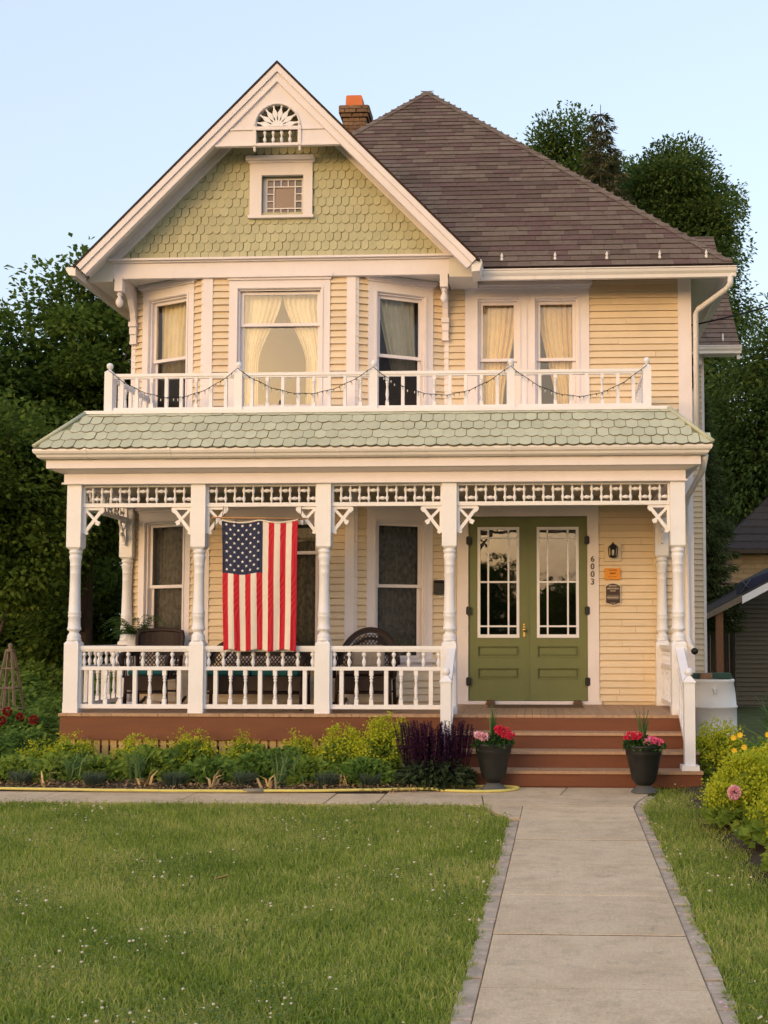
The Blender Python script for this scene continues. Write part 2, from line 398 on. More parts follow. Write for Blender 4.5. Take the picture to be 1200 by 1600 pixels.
for a, b in zip(ys, ys[1:]):
    dz = random.uniform(-.003, .003)
    slab_mesh([(wx(-.225, a), a + g), (wx(.785, a), a + g), (wx(.785, b), b - g), (wx(-.225, b), b - g)], -.03, .004 + dz)
for y in ys[1:]: MB().box(wx(-.222, y), wx(.782, y), y - .0065, y + .0065, -.025, .0005).build('joint_dirt', 'soil', walk)
slab_mesh([(wx(-.225, 10.92), 10.925), (wx(.785, 10.9), 10.925), *[(wx(.786, 10.75) + .21 * t ** 1.6, 10.75 + .95 * t) for t in (.3, .45, .6, .75, .9, 1.0)], (1.12, 12.21), (.30, 12.21), (.22, 11.64), (-.55, 11.64), (-.5, 10.95)], -.03, .004)
slab_mesh([(wx(-.229, 10.2), 10.2), (wx(-.229, 10.92), 10.918), (-.51, 10.945), (-.45, 10.7), (wx(-.32, 10.2), 10.2)], -.03, .003)
slab_mesh([(-.56, 11.65), (.21, 11.65), (.29, 12.2), (-1.0, 12.2), (-1.5, 11.78), (-1.5, 11.65)], -.03, .003)
xs = [-9, -7.6, -6.2, -4.8, -3.4, -2.0, -1.51]
for a, b in zip(xs, xs[1:]):
    slab_mesh([(a + g, 10.95), (b - g, 10.95), (b - g, 11.66), (a + g, 11.64)], -.03, .004 + random.uniform(-.002, .002))
slab_mesh([(-1.505, 10.95), (-.51, 10.95), (-.56, 11.64), (-1.505, 11.64)], -.03, .004)
for side in (0, 1):                                  # grey edging pavers either side
    y = 2.6
    while y < (10.0 if side == 0 else 10.7):
        l = random.uniform(.19, .23); j = random.uniform(-.012, .012); dz = random.uniform(-.008, .004)
        if side == 0: q = [(wx(-.315 + j, y), y), (wx(-.230, y), y), (wx(-.230, y + l), y + l - .008), (wx(-.315 + j, y + l), y + l - .008)]
        else: q = [(wx(.790, y), y), (wx(.875 + j, y), y), (wx(.875 + j, y + l), y + l - .008), (wx(.790, y + l), y + l - .008)]
        slab_mesh(q, -.03, -.001 + dz, 'edging_paver', 'paver', walk, .006)
        y += l
for k in range(7):                                   # the curved end of the right edging
    t0, t1 = k / 7, (k + 1) / 7 - .03
    f = lambda t: (wx(.79, 10.75) + .21 * t ** 1.6, 10.75 + .95 * t)
    a, b = f(t0), f(t1); slab_mesh([a, (a[0] + .09, a[1] - .02), (b[0] + .09, b[1] - .02), b], -.03, -.003, 'edging_paver', 'paver', walk, .006)
# planting beds: gently mounded soil
def bed(name, x0, x1, y0, y1, nx, ny, h, edge):
    mb = MB(); vs = []
    for j in range(ny + 1):
        for i in range(nx + 1):
            u, v = i / nx, j / ny; x = x0 + (x1 - x0) * u; y = y0 + (y1 - y0) * v
            e = min(u * (x1 - x0), (1 - u) * (x1 - x0), v * (y1 - y0), (1 - v) * (y1 - y0)) if edge else .3
            vs.append((x, y, -.02 + h * min(1, e / .3) + .012 * math.sin(x * 7 + y * 3) * math.sin(y * 9)))
    mb.add(vs, [(j * (nx + 1) + i, j * (nx + 1) + i + 1, (j + 1) * (nx + 1) + i + 1, (j + 1) * (nx + 1) + i) for j in range(ny) for i in range(nx)])
    mb.smooth = True; mb.sm = [True] * len(mb.f)
    return tag(mb.build(name, 'soil'), kind='structure')
bed('front_garden_bed', -8.5, -.98, 11.68, 13.2, 60, 14, .06, True)
bed('side_garden_bed', -13, -5.6, 13.0, 26, 30, 40, .05, True)
bed('right_garden_bed', 1.35, 3.6, 7.0, 14.2, 16, 50, .05, True)

# ------------------------------------------------------------------ the house
HB = (-1.7, 15.0, 0)
house = empty('house', HB, 'two storey cream clapboard house with green shingled gable and white front porch', 'house')
FL = Fr(-5.30, 15.0, 1.10, -.53); FC = Fr(-4.20, 14.47, 1.90, 0); FRt = Fr(-2.30, 14.47, 1.10, .53); FM = Fr(-1.20, 15.0, 3.15, 0)
FSR = Fr(1.95, 15.0, 0, 9); FSL = Fr(-5.30, 24.0, 0, -9.0); FW = Fr(1.95, 19.3, .80, 0); FWS = Fr(2.75, 19.3, 0, 4.7)
EXP = .0865; Z00 = .735
board = MB(); board.add([(0, -.034, 0), (1, -.034, 0), (1, 0, 0), (0, 0, 0), (0, -.006, EXP - .002), (1, -.006, EXP - .002), (1, 0, EXP - .002), (0, 0, EXP - .002)],
                        [(0, 3, 2, 1), (4, 5, 6, 7), (0, 1, 5, 4), (1, 2, 6, 5), (2, 3, 7, 6), (3, 0, 4, 7)])
clap = []
def wall(f, u0, u1, z0, z1, openings, excl, bands, th=.14, mat='siding', vis=1.0):
    us = sorted({u0, u1, *[a for o in openings for a in o[:2]]}); zs = sorted({z0, z1, *[a for o in openings for a in o[2:]]})
    mb = MB()
    for a, b in zip(us, us[1:]):
        for c, d in zip(zs, zs[1:]):
            um, zm = (a + b) / 2, (c + d) / 2
            if any(o[0] < um < o[1] and o[2] < zm < o[3] for o in openings): continue
            mb.fbox(f, a, b, -th, 0, c, d)
    w = mb.build('wall', mat, house)
    for b0, b1 in bands:
        k = math.ceil((b0 - Z00) / EXP)
        while Z00 + k * EXP + EXP * .5 < b1:
            z = Z00 + k * EXP; k += 1
            cuts = [(u0, u1)]
            for e in excl:
                if e[2] < z + EXP - .01 and e[3] > z + .01:
                    nc = []
                    for a, b in cuts:
                        if e[1] <= a or e[0] >= b: nc.append((a, b)); continue
                        if e[0] > a: nc.append((a, e[0]))
                        if e[1] < b: nc.append((e[1], b))
                    cuts = nc
            parts = []
            for a, b in cuts:
                if b - a > 1.0 and random.random() < .6:
                    q = a + (b - a) * random.uniform(.2, .8); parts += [(a, q - .0015), (q + .0015, b)]
                else: parts.append((a, b))
            for a, b in parts:
                if b - a > .03:
                    j = random.uniform(-.002, .002)
                    clap.append(((b - a) * vis, w, board, 'siding', f.mat(a, .0, z + j, b - a, random.uniform(.9, 1.1), 1)))
    return w
def quad(f, u0, u1, w, z0, z1): return [f.p(u0, w, z0), f.p(u1, w, z0), f.p(u1, w, z1), f.p(u0, w, z1)]
def window(f, uc, half, z0, z1, zm, cw=.115, head=.13, crown=.07, screen=None, casing=True, sill=True, gl='glass'):
    mb = MB()
    if casing:
        for a, b in ((uc - half - cw, uc - half), (uc + half, uc + half + cw)):
            mb.fbox(f, a, b, 0, .036, z0, z1)
        mb.fbox(f, uc - half - cw, uc + half + cw, 0, .038, z1, z1 + head)
        mb.fbox(f, uc - half - cw - .015, uc + half + cw + .015, 0, .06, z1 + head, z1 + head + crown * .4)
        mb.fbox(f, uc - half - cw - .04, uc + half + cw + .04, 0, .09, z1 + head + crown * .4, z1 + head + crown)
        for a, b in ((uc - half - .028, uc - half - .004), (uc + half + .004, uc + half + .028)):
            mb.fbox(f, a, b, .03, .048, z0, z1 + .028)
        mb.fbox(f, uc - half - .004, uc + half + .004, .03, .0485, z1 + .006, z1 + .028)
    for a, b in ((uc - half, uc - half + .02), (uc + half - .02, uc + half)): mb.fbox(f, a, b, -.11, .004, z0, z1)
    mb.fbox(f, uc - half + .02, uc + half - .02, -.11, .004, z1 - .02, z1)
    win = mb.build('window', 'trim', house)
    if sill:
        s = MB().fbox(f, uc - half - cw - .03, uc + half + cw + .03, -.1, .085, z0 - .045, z0 - .001)
        s.fbox(f, uc - half - cw, uc + half + cw, 0, .03, z0 - .14, z0 - .046); s.build('sill', 'trim', win)
    h = half - .021
    for (a, b, w) in ((zm - .02, z1 - .021, -.035), (z0 + .001, zm + .02, -.07)):
        sm = MB(); r = .04
        sm.fbox(f, uc - h, uc - h + r, w - .025, w, a, b); sm.fbox(f, uc + h - r, uc + h, w - .025, w, a, b)
        sm.fbox(f, uc - h + r, uc + h - r, w - .025, w, b - r, b); sm.fbox(f, uc - h + r, uc + h - r, w - .025, w, a, a + r)
        sa = sm.build('sash', 'trim', win)
        MB().add(quad(f, uc - h + r, uc + h - r, w - .012, a + r, b - r), [(0, 1, 2, 3)]).build('pane', gl, win, fix=False)
    if screen:
        for a, b, w in ((zm - .02, z1 - .021, -.040), (z0 + .001, zm + .02, -.075))[1 if screen == 'lower' else 0:]:
            MB().add(quad(f, uc - h + .04, uc + h - .04, w, a + .04, b - .04), [(0, 1, 2, 3)]).build('insect_screen', 'screen', win, fix=False)
    return win
def casing_rect(uc, half, z0, z1, cw=.115, head=.13, crown=.07): return (uc - half - cw, uc + half + cw, z0 - .14, z1 + head + crown)
W1, W2 = (1.27, 3.015), (4.44, 5.925)            # opening heights, ground floor and upper floor
LF = FL.len
op = lambda uc, h, z: (uc - h, uc + h, z[0], z[1])
bands = [(Z00, 3.34), (4.16, 6.13)]
for f in (FL, FRt):
    uc, h = LF / 2, .322
    wall(f, 0, LF, .3, 6.15, [op(uc, h, W1), op(uc, h, W2)], [casing_rect(uc, h, *W1), casing_rect(uc, h, *W2)], bands)
    window(f, uc, h, *W1, 2.19, screen='full', gl='glass_dim'); window(f, uc, h, *W2, 5.13, screen='lower', gl='glass_dim')
uc, h = .95, .53
wall(FC, 0, 1.9, .3, 6.15, [op(uc, h, W1), op(uc, h, W2)], [casing_rect(uc, h, *W1), casing_rect(uc, h, *W2), (0, .095, 0, 7), (1.805, 1.9, 0, 7)], bands)
window(FC, uc, h, *W1, 2.60, screen='full', gl='glass_dim'); window(FC, uc, h, W2[0], 5.945, 5.50, head=.11)
cb = MB()
for f, a, b in ((FC, -.02, .095), (FC, 1.805, 1.92), (FL, LF - .05, LF + .004), (FRt, -.004, .05)):
    o = MB().fbox(f, a, b, -.02, .034 if f is FC else .031, .70, 6.14).build('corner_board', 'trim', house)
# main wall: double window above, double door below
dw0, dw1 = 1.2 - .888, 1.2 + .634
wa, wb = (1.2 - .503, .262), (1.2 + .25, .27)
wall(FM, 0, 3.15, .0, 6.2, [op(*wa, W2), op(*wb, W2), (dw0, dw1, .715, 3.09)],
     [(1.2 - .933, 1.2 + .674, 4.2, 6.15), (dw0 - .15, dw1 + .15, 0, 3.26), (3.015, 3.15, 0, 7)], bands)
window(FM, *wa, *W2, 5.14, casing=False, sill=False); window(FM, *wb, *W2, 5.14, casing=False, sill=False)
c = MB()
for a, b in ((1.2 - .933, wa[0] - wa[1]), (wa[0] + wa[1], wb[0] - wb[1]), (wb[0] + wb[1], 1.2 + .674)): c.fbox(FM, a, b, 0, .036, W2[0], W2[1])
c.fbox(FM, 1.2 - .933, 1.2 + .674, 0, .038, W2[1], 6.06)
c.fbox(FM, 1.2 - .95, 1.2 + .69, 0, .06, 6.06, 6.09); c.fbox(FM, 1.2 - .983, 1.2 + .715, 0, .09, 6.09, 6.14)
c.fbox(FM, 1.2 - .96, 1.2 + .70, 0, .085, W2[0] - .05, W2[0] - .001)
for u, hh in (wa, wb):
    for a, b in ((u - hh - .03, u - hh - .005), (u + hh + .005, u + hh + .03)): c.fbox(FM, a, b, .03, .048, W2[0], W2[1] + .03)
    c.fbox(FM, u - hh - .005, u + hh + .005, .03, .0485, W2[1] + .006, W2[1] + .03)
c.fbox(FM, 1.2 - .148, 1.2 - .128, .03, .047, W2[0], 6.05)
c.build('window_casing', 'trim', house)
MB().fbox(FM, 3.015, 3.152, -.02, .034, .0, 6.16).fbox(FSR, -.0335, .11, -.02, .034, .0, 6.16).build('corner_board', 'trim', house)
MB().fbox(FM, -.004, .055, -.02, .03, .70, 3.34).fbox(FM, -.004, .055, -.02, .03, 4.16, 6.12).build('corner_board', 'trim', house)
MB().fbox(FL, -.02, .05, -.02, .03, .70, 6.12).fbox(FSL, 8.9, 9.03, 0, .03, .70, 6.12).build('corner_board', 'trim', house)
wall(FSR, .14, 9, .0, 6.2, [], [(0, .11, 0, 7), (4.3, 9, 0, 7)], [(.3, 6.1)], vis=.001)
wall(FSL, 0, 9 - .1, .0, 6.2, [], [(8.9, 9.1, 0, 7)], [(.5, 6.1)], vis=.001)
wall(FW, .0, .8, .0, 6.4, [], [(.755, .8, 0, 7)], [(.3, 6.2)]); wall(FWS, .14, 4.7, 0, 6.4, [], [], [])
MB().fbox(FW, .755, .802, -.02, .032, 0, 6.3).build('corner_board', 'trim', house)
MB().box(-5.2, 1.9, 23.86, 24.0, 0, 6.2).box(1.9, 2.75, 23.86, 24.0, 0, 6.2).build('wall', 'siding', house)
pieces('clapboard', 'clapboard_rest', clap, house)
# rooms behind the glass
rm = MB().box(-5.1, 1.8, 17.6, 17.7, .7, 6.1).box(-1.25, -1.17, 15.15, 17.6, .7, 6.1)
rm.build('room_wall', 'room_wall', house)
MB().box(-5.12, 1.8, 14.6, 17.6, 3.55, 3.75).box(-5.12, 1.8, 14.6, 17.6, .45, .66).build('floor', 'floor_wood', house)
MB().box(-5.12, 1.8, 14.62, 23.8, 6.16, 6.19).build('ceiling', 'room_wall', house)

# ---- gable
GX, GZ, GM = -3.22, 8.69, 1.013
TH = math.atan(GM); SN, CS = math.sin(TH), math.cos(TH)
def rake(mb, sgn, run, t0, t1, y0, y1):
    E = (GX + sgn * run, GZ - GM * run)
    pt = lambda t: (E[0] - sgn * SN * t, E[1] - CS * t)
    a, b = pt(t0), pt(t1)
    poly = [(GX, y0, GZ - t0 / CS), (a[0], y0, a[1]), (b[0], y0, b[1]), (GX, y0, GZ - t1 / CS)]
    return mb.prism(poly, (0, y1 - y0, 0))
for sgn, run, yb in ((-1, 2.50, 23.6), (1, 2.49, 16.9)):
    rf = rake(MB(), sgn, run + .03, -.012, .016, 14.015, yb).build('roof', 'roof_base', house)
    rake(MB(), sgn, run, .018, .085, 14.06, yb).build('soffit', 'soffit', house)
    rb = rake(MB(), sgn, run, .016, .085, 14.02, 14.10); rake(rb, sgn, run, .085, .175, 14.045, 14.095); rake(rb, sgn, run, .150, .172, 14.03, 14.05); rake(rb, sgn, run, .06, .085, 14.035, 14.06)
    rb.build('rake_board', 'trim', house)
    fr = rake(MB(), sgn, run - .22, .085, .172, 14.405, 14.452); rake(fr, sgn, run - .22, .155, .178, 14.395, 14.41)
    fr.build('rake_frieze', 'trim', house)
# gable wall, with an opening for the attic window
AW = (-3.490, -2.956, 6.885, 7.402)
gz = lambda x: GZ - GM * abs(x - GX) - .05
gw = MB()
gxs = sorted({-5.376, GX, -1.1, AW[0], AW[1], *[-5.376 + i * .2138 for i in range(21)]})
for a, b in zip(gxs, gxs[1:]):
    if b - a < 1e-4: continue
    segs = [(6.30, None)]
    if a >= AW[0] - 1e-6 and b <= AW[1] + 1e-6: segs = [(6.30, AW[2]), (AW[3], None)]
    for z0, z1 in segs:
        za, zb = (gz(a), gz(b)) if z1 is None else (z1, z1)
        if za <= z0 and zb <= z0: continue
        za, zb = max(za, z0 + .001), max(zb, z0 + .001)
        gw.hexa([(a, 14.45, z0), (b, 14.45, z0), (b, 14.57, z0), (a, 14.57, z0), (a, 14.45, za), (b, 14.45, zb), (b, 14.57, zb), (a, 14.57, za)])
gwall = gw.build('gable_wall', 'green_base', house)
def scale_unit(w, h, t0=.005, t1=.026, n=8, sq=.8, arc=0):
    """fish-scale shingle: hangs from z=0 down to z=-h, round lower end"""
    r = w * .485; pts = [(-r, 0), (-r, -(h - r * sq))] + [(r * math.cos(math.pi + math.pi * i / n), -(h - r * sq) + r * sq * math.sin(math.pi + math.pi * i / n)) for i in range(1, n)] + [(r, -(h - r * sq)), (r, 0)]
    if arc: pts = [(-r, 0)] + [(x, -h + arc * (x / r) ** 2) for x in np.linspace(-r, r, 9)] + [(r, 0)]
    m = MB(); k = len(pts); thick = lambda z: t0 + (t1 - t0) * (-z / h)
    m.add([(x, -thick(z), z) for x, z in pts] + [(x, 0, z) for x, z in pts], [tuple(range(k))] + [(i, (i + 1) % k, k + (i + 1) % k, k + i)[::-1] for i in range(k)])
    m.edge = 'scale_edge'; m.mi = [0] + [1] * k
    return m
su = scale_unit(.100, .158, .004, .017, 10, 1.0)
gs = []; row = 0; z = 6.325
while z < 8.4:
    x = -5.42 + (row % 2) * .05
    while x < -1.05:
        zc = z + .08
        wj = random.uniform(.90, 1.08)
        if zc < GZ - GM * abs(x - GX) - .16 and not (-3.62 < x < -2.86 and 6.87 < z + .02 < 7.60):
            M = Matrix.Translation((x, 14.45, z + .150 + random.uniform(-.004, .004))) @ Matrix.Rotation(random.uniform(-.015, .015), 4, 'Y') @ Matrix.Diagonal((wj, random.uniform(.85, 1.25), 1, 1))
            gs.append((2 - .1 * row + random.random() * .01, gwall, su, 'scale_green_%d' % random.choice((0, 0, 1, 2, 3)), M))
        x += .100
    z += .1135; row += 1
pieces('fish_scale_shingle', 'fish_scale_shingle_rest', gs, gwall)
# attic window
aw = MB()
for a, b, c_, d in ((-3.641, AW[0], 6.88, AW[3]), (AW[1], -2.838, 6.88, AW[3]), (-3.641, -2.838, AW[3], 7.56)): aw.box(a, b, 14.405, 14.45, c_, d)
aw.box(-3.66, -2.82, 14.39, 14.45, 7.56, 7.585).box(-3.685, -2.805, 14.35, 14.45, 7.585, 7.64).box(-3.66, -2.82, 14.385, 14.47, 6.845, 6.88)
for a, b in ((AW[0], -3.44), (-2.985, AW[1])): aw.box(a, b, 14.50, 14.55, 6.885, 7.40)
aw.box(-3.44, -2.985, 14.50, 14.55, 6.885, 6.905); aw.box(-3.44, -2.985, 14.50, 14.55, 7.375, 7.40)
awin = aw.build('attic_window', 'trim', house)
px = [-3.44 + .455 * i / 5 for i in range(6)]; pz = [6.905 + .47 * i / 5 for i in range(6)]
mu = MB()
for i in range(6):
    if i in (0, 1, 4, 5):
        mu.box(px[i] - .007, px[i] + .007, 14.495, 14.52, 6.905, 7.375); mu.box(-3.44, -2.985, 14.4935, 14.521, pz[i] - .007, pz[i] + .007)
    else:
        for a, b in ((pz[0], pz[1]), (pz[4], pz[5])): mu.box(px[i] - .006, px[i] + .006, 14.496, 14.52, a, b)
        for a, b in ((px[0], px[1]), (px[4], px[5])): mu.box(a, b, 14.4945, 14.52, pz[i] - .006, pz[i] + .006)
mu.build('muntin', 'trim', awin)
for i in range(5):
    for j in range(5):
        if i in (0, 4) or j in (0, 4):
            MB().box(px[i], px[i + 1], 14.512, 14.516, pz[j], pz[j + 1]).build('pane', 'stained_%d' % random.randrange(6), awin)
MB().box(px[1], px[4], 14.512, 14.516, pz[1], pz[4]).build('pane', 'stained_centre', awin)
# frieze beam under the gable and its soffit
MB().box(-5.376, -1.10, 14.40, 14.46, 6.09, 6.285).box(-5.40, -1.08, 14.37, 14.46, 6.285, 6.305).box(-5.43, -1.05, 14.33, 14.46, 6.305, 6.33).build('frieze_board', 'trim', house)
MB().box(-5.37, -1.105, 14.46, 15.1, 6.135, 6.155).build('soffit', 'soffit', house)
MB().box(-5.376, -5.32, 14.46, 15.3, 6.13, 6.30).box(-1.156, -1.10, 14.46, 15.0, 6.13, 6.30).build('frieze_board', 'trim', house)
MB().box(-5.66, -5.29, 14.47, 23.8, 6.062, 6.078).prism([(-5.69, 14.384, 6.05), (-5.377, 14.384, 6.05), (-5.377, 14.384, 6.40), (-5.69, 14.384, 6.09)], (0, .02, 0)).box(-5.69, -5.377, 14.404, 14.47, 6.05, 6.061).build('soffit', 'soffit', house)
MB().box(-1.12, -.76, 14.47, 14.98, 6.062, 6.078).prism([(-1.099, 14.384, 6.05), (-.74, 14.384, 6.05), (-.74, 14.384, 6.10), (-1.099, 14.384, 6.42)], (0, .02, 0)).box(-1.099, -.74, 14.404, 14.47, 6.05, 6.061).build('soffit', 'soffit', house)
# gable ornament: panel with fan and little balustrade
PB = 7.645; FCX, FCZ, FRAD = -3.217, 7.885, .272
pan = MB(); yf, yk = 14.062, 14.098
xs_ = np.unique(np.concatenate([np.linspace(-4.02, -2.42, 41), FCX + FRAD * np.cos(np.linspace(0, np.pi, 33)), [-3.50, -2.934]]))
def up_(x): return GZ - GM * abs(x - GX) - .17
for a, b in zip(xs_[:-1], xs_[1:]):
    if b - a < 1e-5: continue
    m_ = (a + b) / 2
    lo = [(PB, PB)]; iv = []
    top = (up_(a), up_(b))
    if max(top) < PB + .005: continue
    top = (max(top[0], PB + .002), max(top[1], PB + .002))
    circ = lambda x: FCZ + math.sqrt(max(0, FRAD ** 2 - (x - FCX) ** 2))
    if -3.478 < m_ < -2.956:
        iv = [((PB, PB), (PB + .03, PB + .03)), ((7.83, 7.83), (FCZ, FCZ))]
        if abs(m_ - FCX) < FRAD: iv.append(((circ(a), circ(b)), top))
        else: iv.append(((FCZ, FCZ), top))
    else: iv = [((PB, PB), top)]
    for l, u in iv:
        pan.hexa([(a, yf, l[0]), (b, yf, l[1]), (b, yk, l[1]), (a, yk, l[0]), (a, yf, u[0]), (b, yf, u[1]), (b, yk, u[1]), (a, yk, u[0])])
for a, b in ((-3.52, -3.478), (-2.956, -2.914)): pan.box(a, b, 14.04, 14.11, PB - .005, 7.88)
pan.box(-3.99, -2.43, 14.045, 14.10, PB - .012, PB + .012).box(-3.83, -3.52, 14.045, 14.07, 7.835, 7.855).box(-2.914, -2.60, 14.045, 14.07, 7.835, 7.855)
pan.box(-3.52, -2.914, 14.035, 14.1, 7.83, 7.862)
for xx in (-3.50, -2.935): pan.lathe([(.004, -.075), (.018, -.06), (.02, -.045), (.012, -.03), (.022, -.015), (.022, .0)], (xx, 14.075, PB - .005), 10)
arch = [(FCX + (FRAD + .012) * math.cos(t), 14.055, FCZ + (FRAD + .012) * math.sin(t)) for t in np.linspace(0, math.pi, 29)]
pan.tube(arch, .013, 6)
orn = pan.build('gable_ornament', 'trim', house)
hub = MB().prism([(FCX + .075 * math.cos(t), 14.055, FCZ - .004 + .075 * math.sin(t)) for t in np.linspace(0, math.pi, 13)], (0, .04, 0)); hub.build('fan_hub', 'white', orn)
for k in range(8):
    a = math.pi * (k + .5 + .0) / 8
    prof = [(.06, .009), (.10, .011), (.14, .026), (.165, .031), (.19, .024), (.22, .011), (.25, .008), (.275, .012)]
    ca, sa_ = math.cos(a), math.sin(a); L_ = []; R_ = []
    for d, w in prof:
        L_.append((FCX + ca * d - sa_ * w, 14.066, FCZ + sa_ * d + ca * w)); R_.append((FCX + ca * d + sa_ * w, 14.066, FCZ + sa_ * d - ca * w))
    MB().prism(L_ + R_[::-1], (0, .022, 0)).build('fan_spoke', 'white', orn)
bead = [(.008, 0), (.020, .025), (.024, .045), (.012, .075), (.008, .085), (.013, .10), (.023, .125), (.018, .145), (.010, .158)]
for k in range(4): MB().lathe(bead, (-3.217 + (k - 1.5) * .105, 14.078, PB + .03), 10).build('spindle', 'white', orn)
# corner brackets with drop pendants
for X, sg in ((-5.31, 1), (-1.165, -1)):
    b_ = MB().box(X - .05, X + .05, 14.395, 14.50, 5.93, 6.131)
    b_.lathe([(.004, -.20), (.03, -.185), (.047, -.15), (.045, -.11), (.024, -.07), (.02, -.055), (.035, -.04), (.035, -.025), (.02, -.012), (.03, 0)], (X, 14.447, 5.93), 12)
    cv = [(14.50, 6.05), (14.62, 6.02), (14.76, 5.93), (14.87, 5.78), (14.90, 5.66)]
    Yw = 15.0
    xo = X + sg * .02
    b_.prism([(xo - .035, 14.50, 6.13)] + [(xo - .035, y, z) for y, z in cv] + [(xo - .035, Yw, 5.62), (xo - .035, Yw, 6.13)], (.07, 0, 0))
    b_.box(xo - .05, xo + .05, 14.86, 15.0, 5.60, 5.66).box(xo - .045, xo + .045, 14.885, 15.0, 5.50, 5.60).box(xo - .04, xo + .04, 14.905, 15.0, 5.40, 5.50).box(xo - .045, xo + .045, 14.90, 15.0, 5.375, 5.405)
    b_.build('bracket', 'trim', house)

# ---- main roof
EY, EZ, RM = 14.42, 6.17, 1.014
AP = Vector((-1.79, 18.66, 10.46)); RX, LX = 2.44, -5.50
rp = [(RX, EY, EZ), (LX, EY, EZ), tuple(AP), (AP.x, 22.0, AP.z), (RX, 24.4, EZ), (LX, 24.4, EZ)]
rt_ = MB().add(rp + [(x, y, z - .07) for x, y, z in rp], [(1, 0, 2), (0, 4, 3, 2), (4, 5, 3), (5, 1, 2, 3), (7, 8, 6), (6, 8, 9, 10), (10, 9, 11), (11, 9, 8, 7), (0, 1, 7, 6), (4, 0, 6, 10), (1, 5, 11, 7), (5, 4, 10, 11)])
roof = rt_.build('roof', 'roof_base', house)
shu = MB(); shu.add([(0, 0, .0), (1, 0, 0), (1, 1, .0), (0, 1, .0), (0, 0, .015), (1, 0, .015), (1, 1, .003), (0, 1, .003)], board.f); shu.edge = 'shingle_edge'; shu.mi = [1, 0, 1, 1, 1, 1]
TR = math.atan2(AP.z - EZ, AP.y - EY); cT, sT = math.cos(TR), math.sin(TR); SL = math.hypot(AP.z - EZ, AP.y - EY)
CR = .1395
sh = []
def shingle(x0, x1, d, d1, org, c, s, lift=0.004, w=None):
    o = (x0, org[0] + d * c - s * lift, org[1] + d * s + c * lift)
    M = Matrix(((x1 - x0 - .003, 0, 0, o[0]), (0, c * (d1 - d), -s, o[1]), (0, s * (d1 - d), c, o[2]), (0, 0, 0, 1)))
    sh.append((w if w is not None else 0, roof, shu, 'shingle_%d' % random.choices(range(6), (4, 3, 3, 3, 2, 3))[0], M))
k = 0
while k * CR < SL - .1:
    d = k * CR; t = (d + CR * .5) / SL
    xr = RX + (AP.x - RX) * (d / SL) - .01; xl = LX + (AP.x - LX) * (d / SL) + .01; zz = EZ + d * sT
    if zz < GZ: xl = max(xl, GX + (GZ - zz) / GM - .25)
    x = xl + random.uniform(-.3, 0)
    while x < xr:
        wv = random.choice((.18, .24, .30, .34, .42)) ; a, b = max(x, xl), min(x + wv, xr)
        if b - a > .03: shingle(a, b, d - .012 + random.uniform(-.002, .002), min(d + CR + .01, SL), (EY, EZ), cT, sT, .004 + random.uniform(0, .004), (b - a) * (1.6 - t * .8))
        x += wv
    k += 1
# ridge caps along both front hips
for cx_ in (RX, LX):
    a = Vector((cx_, EY, EZ + .01)); n_ = 30
    for i in range(n_):
        p0 = a.lerp(AP + Vector((0, 0, .01)), max(0, (i - .15) / n_)); p1 = a.lerp(AP + Vector((0, 0, .01)), (i + 1) / n_)
        dr = (p1 - p0).normalized(); sd = Vector((0, 0, 1)).cross(dr).normalized()
        m = MB(); w = .12
        lift = Vector((0, 0, .018)); dn = Vector((0, 0, -.075))
        # left and right wings follow the two roof planes
        ha = Vector((1, 0, 0)) if cx_ == RX else Vector((-1, 0, 0))
        wl_ = (Vector((-ha.x, 0, 0)) * w); wr_ = (Vector((0, 1, 0)) * w)
        m.add([p0 + lift + Vector((0, 0, .011)), p1 + lift * .9, p1 + wl_ + lift * 1.2, p0 + wl_ + lift * 1.2 + Vector((0, 0, .008)), p1 + wr_ + lift * 1.2, p0 + wr_ + lift * 1.2], [(0, 1, 2, 3), (0, 5, 4, 1)])
        m.build('ridge_cap', 'shingle_%d' % random.choice((0, 2, 2, 5)), roof)
# rear wing roof
WEY, WEZ, WRY, WRZ = 18.92, 6.24, 21.6, 8.98
MB().prism([(1.9, WEY, WEZ), (1.9, WRY, WRZ), (1.9, 24.2, 6.3), (1.9, 24.2, 6.22), (1.9, WRY, WRZ - .12), (1.9, WEY, WEZ - .08)], (1.38, 0, 0)).build('roof', 'roof_base', house)
WT = math.atan2(WRZ - WEZ, WRY - WEY); c2, s2, WL = math.cos(WT), math.sin(WT), math.hypot(WRZ - WEZ, WRY - WEY)
k = 0
while k * CR < WL - .05:
    x = 1.75 + random.uniform(-.2, 0)
    while x < 3.29:
        wv = random.choice((.24, .3, .36)); b = min(x + wv, 3.29)
        if b - max(x, 1.8) > .03: shingle(max(x, 1.8), b, k * CR - .01, min(k * CR + CR, WL), (WEY, WEZ), c2, s2, .004, .1)
        x += wv
    k += 1
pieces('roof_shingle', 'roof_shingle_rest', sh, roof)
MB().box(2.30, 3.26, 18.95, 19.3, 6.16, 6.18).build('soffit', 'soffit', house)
MB().prism([(3.24, WEY + .02, WEZ - .03), (3.24, WRY, WRZ - .03), (3.24, WRY, WRZ - .2), (3.24, WEY + .02, WEZ - .2)], (.05, 0, 0)).build('rake_board', 'trim', house)
